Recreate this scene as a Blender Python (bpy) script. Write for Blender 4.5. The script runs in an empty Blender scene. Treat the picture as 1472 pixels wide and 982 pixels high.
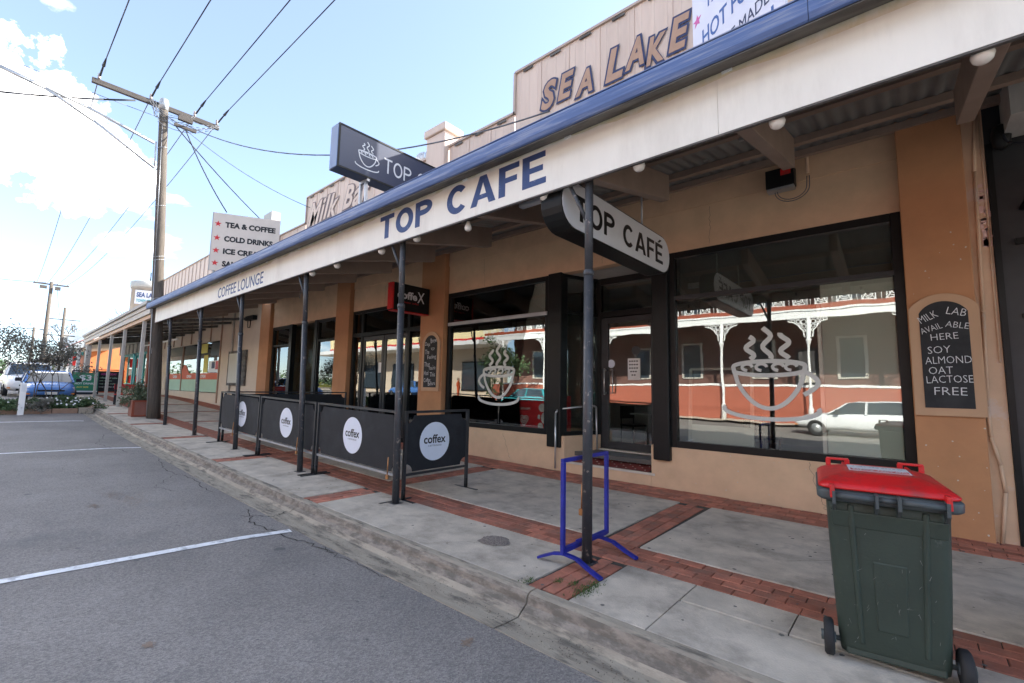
import bpy, bmesh, math, random
from mathutils import Vector, Matrix
random.seed(7)
D = bpy.data
SC = bpy.context.scene
COL = SC.collection
PI = math.pi

# ------------------------------------------------------------------ camera
cam_d = D.cameras.new('camera')
cam = D.objects.new('camera', cam_d)
COL.objects.link(cam)
cam_d.sensor_width = 36.0
cam_d.lens = 16.06
cam_d.clip_start = 0.05
cam_d.clip_end = 4000
yaw, pitch, roll = math.radians(41.2), math.radians(5.9), math.radians(1.1)
fw = Vector((-math.sin(yaw)*math.cos(pitch), math.cos(yaw)*math.cos(pitch), math.sin(pitch)))
r0 = Vector((math.cos(yaw), math.sin(yaw), 0))
u0 = r0.cross(fw)
cr, sr = math.cos(roll), math.sin(roll)
rr = cr*r0 + sr*u0
uu = -sr*r0 + cr*u0
m3 = Matrix((rr, uu, -fw)).transposed()
cam.matrix_world = Matrix.Translation((0, 0, 1.6)) @ m3.to_4x4()
SC.camera = cam

# ------------------------------------------------------------------ world, sun, exposure
SUN_EL, SUN_AZ = 33.0, 22.0
w = D.worlds.new('World')
SC.world = w
w.use_nodes = True
nt = w.node_tree
for n in list(nt.nodes):
    nt.nodes.remove(n)
def wn(t, **kw):
    n = nt.nodes.new(t)
    for k, v in kw.items():
        setattr(n, k, v)
    return n
out = wn('ShaderNodeOutputWorld')
bg = wn('ShaderNodeBackground')
bg.inputs['Strength'].default_value = 0.09
sky = wn('ShaderNodeTexSky', sky_type='NISHITA', sun_disc=False)
sky.sun_elevation = math.radians(SUN_EL)
sky.sun_rotation = math.radians(SUN_AZ)
sky.air_density = 0.7
sky.dust_density = 0.45
sky.ozone_density = 1.6
tc = wn('ShaderNodeTexCoord')
sep = wn('ShaderNodeSeparateXYZ')
nt.links.new(tc.outputs['Generated'], sep.inputs[0])
# flatten clouds towards the horizon: project the direction on a cloud layer
addz = wn('ShaderNodeMath', operation='ADD'); addz.inputs[1].default_value = 0.22
nt.links.new(sep.outputs['Z'], addz.inputs[0])
mxz = wn('ShaderNodeMath', operation='MAXIMUM'); mxz.inputs[1].default_value = 0.05
nt.links.new(addz.outputs[0], mxz.inputs[0])
dx = wn('ShaderNodeMath', operation='DIVIDE'); dy = wn('ShaderNodeMath', operation='DIVIDE')
nt.links.new(sep.outputs['X'], dx.inputs[0]); nt.links.new(mxz.outputs[0], dx.inputs[1])
nt.links.new(sep.outputs['Y'], dy.inputs[0]); nt.links.new(mxz.outputs[0], dy.inputs[1])
cmb = wn('ShaderNodeCombineXYZ')
nt.links.new(dx.outputs[0], cmb.inputs[0]); nt.links.new(dy.outputs[0], cmb.inputs[1])
cn = wn('ShaderNodeTexNoise')
cn.inputs["Scale"].default_value = 1.15
cn.inputs['Detail'].default_value = 9
cn.inputs['Roughness'].default_value = 0.56
mp = wn('ShaderNodeMapping')
mp.inputs['Location'].default_value = (1.9, -6.1, 0.0)
nt.links.new(cmb.outputs[0], mp.inputs['Vector'])
nt.links.new(mp.outputs[0], cn.inputs['Vector'])
crp = wn('ShaderNodeValToRGB')
crp.color_ramp.elements[0].position = 0.54
crp.color_ramp.elements[1].position = 0.68
low = wn('ShaderNodeMapRange')
low.inputs['From Min'].default_value = 0.15
low.inputs['From Max'].default_value = 0.50
low.inputs['To Min'].default_value = 0.86
nt.links.new(sep.outputs['Z'], low.inputs['Value'])
lm = wn('ShaderNodeMath', operation='MULTIPLY')
nt.links.new(cn.outputs['Fac'], lm.inputs[0]); nt.links.new(low.outputs[0], lm.inputs[1])
nt.links.new(lm.outputs[0], crp.inputs[0])
# one big cumulus to the west-north-west
def blob(direction, cosr, soft):
    vn = wn('ShaderNodeVectorMath', operation='NORMALIZE')
    nt.links.new(tc.outputs['Generated'], vn.inputs[0])
    no = wn('ShaderNodeTexNoise'); no.inputs['Scale'].default_value = 7.0; no.inputs['Detail'].default_value = 8; no.inputs['Roughness'].default_value = 0.6
    nt.links.new(vn.outputs[0], no.inputs['Vector'])
    dt = wn('ShaderNodeVectorMath', operation='DOT_PRODUCT')
    dt.inputs[1].default_value = Vector(direction).normalized()
    nt.links.new(vn.outputs[0], dt.inputs[0])
    ma = wn('ShaderNodeMath', operation='MULTIPLY_ADD')
    nt.links.new(no.outputs['Fac'], ma.inputs[0]); ma.inputs[1].default_value = 0.055
    nt.links.new(dt.outputs['Value'], ma.inputs[2])
    mr = wn('ShaderNodeMapRange')
    mr.inputs['From Min'].default_value = cosr + 0.0275
    mr.inputs['From Max'].default_value = cosr + 0.0275 + soft
    nt.links.new(ma.outputs[0], mr.inputs['Value'])
    return mr.outputs[0]
b1 = blob((-1.47, -0.22, 0.66), 0.988, 0.006)
b2 = blob((-1.40, 0.06, 0.49), 0.9955, 0.006)
def mx2(a, b):
    m = wn('ShaderNodeMath', operation='MAXIMUM')
    nt.links.new(a, m.inputs[0]); nt.links.new(b, m.inputs[1])
    return m.outputs[0]
cl = mx2(b1, b2)
thin = wn('ShaderNodeMath', operation='MULTIPLY'); thin.inputs[1].default_value = 0.9
nt.links.new(crp.outputs[0], thin.inputs[0])
clf = mx2(cl, thin.outputs[0])
mix = wn('ShaderNodeMix', data_type='RGBA')
nt.links.new(clf, mix.inputs['Factor'])
# overall veil of thin cloud
veil = wn('ShaderNodeMix', data_type='RGBA')
veil.inputs['Factor'].default_value = 0.07
veil.inputs['B'].default_value = (7.2, 7.6, 7.9, 1)
nt.links.new(sky.outputs[0], veil.inputs['A'])
nt.links.new(veil.outputs['Result'], mix.inputs['A'])
mix.inputs['B'].default_value = (19.0, 18.3, 17.4, 1)
nt.links.new(mix.outputs['Result'], bg.inputs['Color'])
nt.links.new(bg.outputs[0], out.inputs[0])

sd = D.lights.new('sun', 'SUN')
sd.energy = 3.6
sd.angle = math.radians(0.55)
sd.color = (1.0, 0.95, 0.87)
sun = D.objects.new('sun', sd)
COL.objects.link(sun)
sdir = Vector((math.sin(math.radians(SUN_AZ))*math.cos(math.radians(SUN_EL)),
               math.cos(math.radians(SUN_AZ))*math.cos(math.radians(SUN_EL)),
               math.sin(math.radians(SUN_EL))))
sun.rotation_euler = sdir.to_track_quat('Z', 'Y').to_euler()
sun.location = (0, 0, 30)

SC.view_settings.view_transform = 'Standard'
SC.view_settings.look = 'None'
SC.view_settings.exposure = 2.42
SC.view_settings.gamma = 1.0
SC.cycles.max_bounces = 8
SC.cycles.diffuse_bounces = 5
SC.cycles.transparent_max_bounces = 16

# ------------------------------------------------------------------ materials
def _new(name):
    m = D.materials.new(name)
    m.use_nodes = True
    return m, m.node_tree, m.node_tree.nodes['Principled BSDF']

def mat(name, col, rough=0.7, var=0.12, scale=4.0, bump=0.0, bscale=60.0, metal=0.0, spec=0.4,
        dirt=None, dirt_amt=0.0, dscale=1.3, stretch=(1, 1, 1), rnd=0.0, dlo=0.5, dhi=0.7):
    m, t, p = _new(name)
    L = t.links
    N = t.nodes
    p.inputs['Roughness'].default_value = rough
    p.inputs['Metallic'].default_value = metal
    p.inputs['Specular IOR Level'].default_value = spec
    g = N.new('ShaderNodeNewGeometry')
    mpn = N.new('ShaderNodeMapping')
    mpn.inputs['Scale'].default_value = stretch
    L.new(g.outputs['Position'], mpn.inputs['Vector'])
    no = N.new('ShaderNodeTexNoise')
    no.inputs['Scale'].default_value = scale
    no.inputs['Detail'].default_value = 6
    no.inputs['Roughness'].default_value = 0.6
    L.new(mpn.outputs[0], no.inputs['Vector'])
    mr = N.new('ShaderNodeMapRange')
    mr.inputs['From Min'].default_value = 0.25
    mr.inputs['From Max'].default_value = 0.75
    mr.inputs['To Min'].default_value = 1 - var
    mr.inputs['To Max'].default_value = 1 + var
    L.new(no.outputs['Fac'], mr.inputs['Value'])
    mul = N.new('ShaderNodeVectorMath'); mul.operation = 'SCALE'
    mul.inputs[0].default_value = col[:3]
    L.new(mr.outputs[0], mul.inputs['Scale'])
    src = mul.outputs[0]
    if rnd:
        oi = N.new('ShaderNodeObjectInfo')
        mr2 = N.new('ShaderNodeMapRange')
        mr2.inputs['To Min'].default_value = 1 - rnd
        mr2.inputs['To Max'].default_value = 1 + rnd
        L.new(oi.outputs['Random'], mr2.inputs['Value'])
        m2 = N.new('ShaderNodeVectorMath'); m2.operation = 'SCALE'
        L.new(src, m2.inputs[0]); L.new(mr2.outputs[0], m2.inputs['Scale'])
        src = m2.outputs[0]
    if dirt is not None:
        n2 = N.new('ShaderNodeTexNoise')
        n2.inputs['Scale'].default_value = dscale
        n2.inputs['Detail'].default_value = 8
        n2.inputs['Roughness'].default_value = 0.68
        L.new(mpn.outputs[0], n2.inputs['Vector'])
        cr_ = N.new('ShaderNodeMapRange')
        cr_.inputs['From Min'].default_value = dlo
        cr_.inputs['From Max'].default_value = dhi
        cr_.inputs['To Max'].default_value = dirt_amt
        L.new(n2.outputs['Fac'], cr_.inputs['Value'])
        mx = N.new('ShaderNodeMix'); mx.data_type = 'RGBA'
        L.new(cr_.outputs[0], mx.inputs['Factor'])
        L.new(src, mx.inputs['A'])
        mx.inputs['B'].default_value = (*dirt[:3], 1)
        src = mx.outputs['Result']
    L.new(src, p.inputs['Base Color'])
    if bump:
        nb = N.new('ShaderNodeTexNoise')
        nb.inputs['Scale'].default_value = bscale
        nb.inputs['Detail'].default_value = 5
        L.new(g.outputs['Position'], nb.inputs['Vector'])
        b = N.new('ShaderNodeBump')
        b.inputs['Strength'].default_value = bump
        b.inputs['Distance'].default_value = 0.01
        L.new(nb.outputs['Fac'], b.inputs['Height'])
        L.new(b.outputs[0], p.inputs['Normal'])
    return m

def glass(name, tint=(0.75, 0.8, 0.78), base=0.12, k=1.0):
    m, t, p = _new(name)
    N, L = t.nodes, t.links
    N.remove(p)
    o = [n for n in N if n.type == 'OUTPUT_MATERIAL'][0]
    tr = N.new('ShaderNodeBsdfTransparent'); tr.inputs[0].default_value = (*tint, 1)
    gl = N.new('ShaderNodeBsdfGlossy'); gl.inputs['Roughness'].default_value = 0.004
    gl.inputs['Color'].default_value = (0.95, 0.97, 0.95, 1)
    fr = N.new('ShaderNodeFresnel'); fr.inputs['IOR'].default_value = 1.55
    ma = N.new('ShaderNodeMath'); ma.operation = 'MULTIPLY_ADD'
    ma.inputs[1].default_value = k; ma.inputs[2].default_value = base
    ma.use_clamp = True
    # faint waviness of old shop glass
    g = N.new('ShaderNodeNewGeometry')
    nb = N.new('ShaderNodeTexNoise'); nb.inputs['Scale'].default_value = 1.9; nb.inputs['Detail'].default_value = 1
    L.new(g.outputs['Position'], nb.inputs['Vector'])
    b = N.new('ShaderNodeBump'); b.inputs['Strength'].default_value = 0.015; b.inputs['Distance'].default_value = 0.05
    L.new(nb.outputs['Fac'], b.inputs['Height'])
    L.new(b.outputs[0], gl.inputs['Normal'])
    mx = N.new('ShaderNodeMixShader')
    L.new(fr.outputs[0], ma.inputs[0])
    L.new(ma.outputs[0], mx.inputs[0])
    L.new(tr.outputs[0], mx.inputs[1])
    L.new(gl.outputs[0], mx.inputs[2])
    L.new(mx.outputs[0], o.inputs[0])
    return m

def asphalt():
    m, t, p = _new('asphalt')
    N, L = t.nodes, t.links
    p.inputs['Roughness'].default_value = 0.88
    p.inputs['Specular IOR Level'].default_value = 0.3
    g = N.new('ShaderNodeNewGeometry')
    def noise(s, d=6, r=.6):
        n = N.new('ShaderNodeTexNoise'); n.inputs['Scale'].default_value = s
        n.inputs['Detail'].default_value = d; n.inputs['Roughness'].default_value = r
        L.new(g.outputs['Position'], n.inputs['Vector']); return n.outputs['Fac']
    def ramp(src, a, b, c0, c1):
        r = N.new('ShaderNodeValToRGB'); e = r.color_ramp.elements
        e[0].position = a; e[1].position = b; e[0].color = (*c0, 1); e[1].color = (*c1, 1)
        L.new(src, r.inputs[0]); return r.outputs[0]
    base = ramp(noise(0.5, 8, .65), .3, .7, (.190, .175, .162), (.280, .257, .237))
    vor = N.new('ShaderNodeTexVoronoi'); vor.inputs['Scale'].default_value = 95
    L.new(g.outputs['Position'], vor.inputs['Vector'])
    sp = ramp(vor.outputs['Color'], .15, .95, (.62, .62, .63), (1.5, 1.48, 1.45))
    mm = N.new('ShaderNodeMix'); mm.data_type = 'RGBA'; mm.blend_type = 'MULTIPLY'; mm.inputs['Factor'].default_value = .75
    L.new(base, mm.inputs['A']); L.new(sp, mm.inputs['B'])
    # oil / soil stains with shapes of their own
    st = ramp(noise(1.1, 9, .72), .66, .74, (0, 0, 0), (.55, .55, .55))
    m2 = N.new('ShaderNodeMix'); m2.data_type = 'RGBA'
    L.new(st, m2.inputs['Factor']); L.new(mm.outputs['Result'], m2.inputs['A'])
    m2.inputs['B'].default_value = (.19, .145, .105, 1)
    dk = ramp(noise(0.33, 10, .7), .58, .68, (0, 0, 0), (.5, .5, .5))
    m3_ = N.new('ShaderNodeMix'); m3_.data_type = 'RGBA'
    L.new(dk, m3_.inputs['Factor']); L.new(m2.outputs['Result'], m3_.inputs['A'])
    m3_.inputs['B'].default_value = (.115, .115, .120, 1)
    L.new(m3_.outputs['Result'], p.inputs['Base Color'])
    b = N.new('ShaderNodeBump'); b.inputs['Strength'].default_value = .55; b.inputs['Distance'].default_value = .006
    L.new(vor.outputs['Distance'], b.inputs['Height']); L.new(b.outputs[0], p.inputs['Normal'])
    return m

M = {}
M['asphalt'] = asphalt()
M['line'] = mat('line_paint', (.78, .78, .78), .8, .15, 8, .3, 80, dirt=(.3, .3, .31), dirt_amt=.7, dscale=9, dlo=.52, dhi=.62)
M['concrete'] = mat('slab_concrete', (.56, .49, .40), .9, .22, 3.4, .5, 70, dirt=(.32, .275, .225), dirt_amt=.9, dscale=2.1, rnd=.06, dlo=.48, dhi=.68)
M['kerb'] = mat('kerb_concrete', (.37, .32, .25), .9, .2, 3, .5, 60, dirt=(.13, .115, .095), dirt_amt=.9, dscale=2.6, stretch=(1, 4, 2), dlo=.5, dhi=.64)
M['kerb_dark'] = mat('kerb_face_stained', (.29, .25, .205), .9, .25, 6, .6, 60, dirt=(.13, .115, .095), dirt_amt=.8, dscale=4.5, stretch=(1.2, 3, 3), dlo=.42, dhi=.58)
M['sub'] = mat('joint_sand', (.085, .075, .062), .95, .3, 20, .3, 90)
M['brick'] = mat('paver_brick', (.45, .17, .11), .85, .22, 9, .4, 110, rnd=.28, dirt=(.24, .15, .115), dirt_amt=.7, dscale=3.5, dlo=.46, dhi=.66)
M['wall'] = mat('wall_render', (.62, .43, .275), .84, .12, 2.6, .35, 14, dirt=(.53, .35, .235), dirt_amt=.5, dscale=1.1, dlo=.5, dhi=.75)
M['pillar'] = mat('pillar_paint', (.46, .225, .105), .76, .12, 2.6, .30, 14, dirt=(.44, .22, .11), dirt_amt=.5, dscale=1.4)
M['strip'] = mat('strip_paint', (.62, .43, .29), .8, .12, 3, .2, 30, dirt=(.62, .5, .42), dirt_amt=.8, dscale=2.4, dlo=.55, dhi=.62)
M['black'] = mat('black_frame', (.009, .010, .010), .42, .2, 6, spec=.25)
M['dkgrey'] = mat('charcoal_paint', (.030, .031, .033), .45, .2, 5)
M['post'] = mat('post_paint', (.045, .047, .052), .42, .25, 9, .2, 30, spec=.5, dirt=(.30, .25, .21), dirt_amt=.85, dscale=16, dlo=.60, dhi=.64)
M['fascia'] = mat('fascia_board', (.80, .78, .70), .6, .05, 1.2, .05, 20, dirt=(.60, .57, .50), dirt_amt=.6, dscale=1.0, stretch=(2.5, 1, .6), dlo=.5, dhi=.75)
M['navy'] = mat('navy_paint', (.038, .070, .185), .5, .15, 9, dirt=(.30, .33, .40), dirt_amt=.5, dscale=10, dlo=.62, dhi=.7)
M['gutter'] = mat('blue_gutter', (.075, .13, .29), .58, .2, 3, .1, 20, spec=.5, dirt=(.26, .29, .36), dirt_amt=.8, dscale=3.0, stretch=(.45, 6, 9), dlo=.5, dhi=.66)
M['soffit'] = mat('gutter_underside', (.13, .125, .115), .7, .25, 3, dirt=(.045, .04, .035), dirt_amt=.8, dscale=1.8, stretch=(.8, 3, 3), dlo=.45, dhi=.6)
M['stain'] = mat('yellow_grime', (.66, .60, .42), .7, .1, 4, dirt=(.72, .68, .58), dirt_amt=1, dscale=3, stretch=(1.5, 1, 1), dlo=.45, dhi=.6)
M['beam'] = mat('beam_paint', (.27, .20, .155), .65, .15, 3, .1, 30)
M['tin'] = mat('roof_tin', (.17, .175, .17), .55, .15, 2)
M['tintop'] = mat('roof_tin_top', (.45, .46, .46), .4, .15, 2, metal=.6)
M['clad'] = mat('cladding_sheet', (.60, .47, .38), .62, .06, 1.5, .06, 14, dirt=(.50, .38, .30), dirt_amt=.55, dscale=1.6, stretch=(3, 1, .4), dlo=.5, dhi=.72, rnd=.03)
M['cap'] = mat('cladding_cap', (.42, .33, .27), .6, .15, 3)
M['letter_brown'] = mat('brown_letter', (.40, .25, .17), .7, .12, 4)
M['letter_navy'] = mat('dark_outline', (.03, .04, .10), .6, .1, 4)
M['letter_black'] = mat('letter_black', (.012, .012, .013), .5, .1, 4)
M['letter_grey'] = mat('outline_grey', (.17, .13, .13), .7, .1, 4)
M['white'] = mat('white_paint', (.78, .78, .76), .5, .05, 3)
M['signwhite'] = mat('sign_white', (.66, .67, .69), .4, .04, 3, spec=.4)
M['lilac'] = mat('board_white', (.62, .63, .72), .5, .05, 3)
M['blue_letter'] = mat('blue_letter', (.03, .10, .32), .5, .1, 4)
M['pink'] = mat('pink_star', (.55, .08, .30), .5, .05, 4)
M['redstar'] = mat('red_star', (.55, .025, .03), .5, .05, 4)
M['teaboard'] = mat('tea_board', (.60, .535, .46), .6, .05, 2.5, dirt=(.50, .44, .38), dirt_amt=.5)
M['signdark'] = mat('sign_charcoal', (.026, .038, .080), .35, .08, 3, spec=.5)
M['signblue'] = mat('sign_blue_side', (.05, .12, .28), .4, .08, 3)
M['galv'] = mat('galvanised_steel', (.42, .43, .44), .42, .12, 6, metal=.6)
M['wood'] = mat('pole_timber', (.105, .088, .072), .9, .3, 3.2, .7, 30, stretch=(6, 6, .5), dirt=(.055, .048, .04), dirt_amt=.85, dscale=5, dlo=.5, dhi=.66)
M['crosswood'] = mat('crossarm_timber', (.075, .066, .06), .9, .3, 4, .6, 30, stretch=(4, .6, 4))
M['wire'] = mat('wire_black', (.012, .014, .022), .6, .1, 5)
M['wiregrey'] = mat('wire_grey', (.12, .125, .14), .6, .1, 5)
M['insul'] = mat('insulator', (.30, .24, .22), .35, .1, 5, spec=.6)
M['canvas'] = mat('barrier_canvas', (.016, .017, .020), .75, .25, 6, .2, 200, dirt=(.04, .042, .048), dirt_amt=.5, dscale=2.2)
M['decalwhite'] = mat('decal_white', (.70, .74, .82), .5, .04, 4)
M['brass'] = mat('brass', (.45, .22, .09), .45, .2, 9, metal=.7)
M['bluepaint'] = mat('blue_frame_paint', (.022, .030, .27), .42, .3, 9, spec=.4, dirt=(.06, .035, .03), dirt_amt=.8, dscale=18, dlo=.62, dhi=.66)
M['bulb'] = mat('bulb_glass', (.72, .70, .64), .25, .04, 5, spec=.5)
M['chalk'] = mat('chalk', (.68, .69, .70), .95, .25, 40)
M['slate'] = mat('slate_board', (.020, .022, .024), .7, .3, 4, dirt=(.05, .052, .055), dirt_amt=.5, dscale=2)
M['tanframe'] = mat('tan_frame', (.50, .315, .185), .6, .08, 3, .1, 30, stretch=(1, 1, .3))
M['red'] = mat('red_plastic', (.58, .014, .016), .38, .15, 5, spec=.5, dirt=(.22, .045, .04), dirt_amt=.7, dscale=7, dlo=.52, dhi=.68)
M['freezer_red'] = mat('freezer_red', (.75, .03, .04), .4, .05, 4)
M['bingreen'] = mat('bin_plastic', (.034, .050, .038), .52, .18, 3, .12, 80, spec=.45, dirt=(.15, .16, .14), dirt_amt=.5, dscale=9, dlo=.63, dhi=.72)
M['scuff'] = mat('scuff', (.20, .21, .19), .8, .3, 30)
M['bingrey'] = mat('bin_grey', (.065, .080, .084), .48, .15, 4, spec=.45)
M['rubber'] = mat('rubber', (.022, .022, .023), .75, .2, 8)
M['chrome'] = mat('stainless', (.60, .60, .59), .35, .05, 4, metal=.7)
M['tile'] = mat('step_tile', (.20, .042, .035), .45, .2, 9, rnd=.2)
M['tiledot'] = mat('tile_dot', (.62, .55, .48), .5, .1, 9)
M['nosing'] = mat('step_nosing', (.55, .50, .42), .7, .15, 6)
M['glass'] = glass('shop_glass', (.90, .93, .91), .085, 1.0)
M['glass_dark'] = glass('dark_glass', (.35, .38, .37), .07, .8)
M['frost'] = mat('frosted_decal', (.62, .64, .60), .7, .05, 4)
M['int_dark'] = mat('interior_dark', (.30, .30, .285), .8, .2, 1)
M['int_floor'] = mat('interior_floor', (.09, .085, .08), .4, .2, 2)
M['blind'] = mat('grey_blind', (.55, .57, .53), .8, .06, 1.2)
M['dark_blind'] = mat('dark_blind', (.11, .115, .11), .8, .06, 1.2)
M['screen'] = mat('pale_screen', (.60, .60, .53), .8, .05, 2)
M['cream'] = mat('cream_wall', (.62, .53, .42), .75, .05, 1.5, .08, 30, dirt=(.55, .46, .36), dirt_amt=.5)
M['creamtrim'] = mat('cream_batten', (.36, .24, .17), .7, .1, 3)
M['orange'] = mat('orange_wall', (.50, .16, .055), .75, .08, 2)
M['orangered'] = mat('orange_red_band', (.60, .11, .035), .6, .06, 2)
M['mint'] = mat('mint_film', (.38, .58, .44), .6, .06, 2)
M['yellow'] = mat('yellow_film', (.66, .60, .10), .6, .05, 2)
M['teal'] = mat('teal_trim', (.04, .30, .34), .5, .08, 4)
M['pale'] = mat('pale_post', (.50, .47, .42), .65, .12, 4)
M['greysheet'] = mat('grey_sheet', (.42, .41, .38), .7, .12, 3, stretch=(4, 1, 1))
M['lightblue'] = mat('light_blue_panel', (.22, .44, .68), .6, .05, 3)
M['palepink'] = mat('pale_pink_panel', (.66, .46, .42), .6, .05, 3)
M['terracotta'] = mat('planter_terracotta', (.27, .115, .085), .75, .15, 4, .2, 40)
M['timber'] = mat('edging_timber', (.30, .19, .13), .85, .2, 4, .3, 30)
M['soil'] = mat('soil', (.07, .05, .035), .95, .3, 6)
M['leaf'] = mat('leaf_green', (.060, .105, .040), .6, .4, 9, rnd=.15)
M['leaf2'] = mat('leaf_sage', (.115, .15, .085), .6, .35, 9)
M['leaf3'] = mat('leaf_purple', (.15, .145, .12), .7, .4, 9)
M['leafy'] = mat('leaf_yellow', (.26, .26, .06), .6, .3, 6)
M['bark'] = mat('bark', (.085, .068, .058), .9, .3, 9)
M['flower'] = mat('flower_white', (.8, .8, .78), .6, .05, 4)
M['carblue'] = mat('car_blue', (.075, .20, .50), .22, .04, 2, spec=.6)
M['carwhite'] = mat('car_white', (.72, .73, .74), .22, .03, 2, spec=.6)
M['carglass'] = mat('car_glass', (.035, .05, .065), .06, .05, 2, spec=.9)
M['lamp'] = mat('headlamp', (.55, .56, .58), .1, .1, 20, spec=.8)
M['indicator'] = mat('indicator_orange', (.6, .2, .04), .2, .1, 20)
M['plate'] = mat('number_plate', (.7, .7, .68), .4, .05, 9)
M['green_sign'] = mat('green_sign', (.020, .20, .10), .5, .06, 5)
M['rustwood'] = mat('red_frame_wood', (.30, .07, .035), .6, .15, 6)
M['redbrick'] = mat('hotel_brick', (.36, .105, .065), .85, .3, 25, dirt=(.30, .09, .055), dirt_amt=.6)
M['hotelwall'] = mat('hotel_wall', (.15, .075, .06), .8, .12, 3)
M['paleyellow'] = mat('yellow_parapet', (.72, .62, .36), .7, .05, 2)
M['skin'] = mat('skin', (.50, .30, .22), .6, .05, 9)
M['mauve'] = mat('mauve_top', (.17, .14, .20), .8, .1, 9)
M['hair'] = mat('hair_dark', (.04, .028, .02), .7, .2, 20)
M['ground'] = mat('dry_ground', (.17, .15, .11), .95, .25, .3)
M['crackdark'] = mat('crack_dark', (.04, .036, .03), .95, .3, 30)
M['gumspot'] = mat('gum_spot', (.16, .15, .135), .9, .3, 30)
M['oilspot'] = mat('oil_spot', (.13, .125, .12), .8, .3, 30)
M['moss'] = mat('weed_green', (.07, .12, .03), .7, .3, 30)
M['gravel_dark'] = mat('gravel_dark', (.13, .105, .08), .95, .4, 60)
M['gravel'] = mat('gravel_patch', (.26, .22, .19), .9, .5, 60, .8, 120)
M['rust'] = mat('rust_stain', (.25, .185, .14), .85, .3, 20)
M['tankpaint'] = mat('tank_paint', (.36, .32, .28), .7, .1, 3)
M['opal'] = mat('opal_cover', (.60, .62, .64), .4, .05, 5)

# ------------------------------------------------------------------ ground profile and mesh helpers
GX = [(-100, 1.15), (-50, 1.0), (-36, .83), (-30, .68), (-25, .48), (-20, .30), (-9, .06), (-5, 0.0)]
def g(x):
    if x >= -5: return 0.0
    if x <= -100: return 1.15
    for i in range(len(GX)-1):
        a, b = GX[i], GX[i+1]
        if a[0] <= x <= b[0]:
            t = (x-a[0])/(b[0]-a[0])
            return a[1] + t*(b[1]-a[1])
    return 0.0

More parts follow.
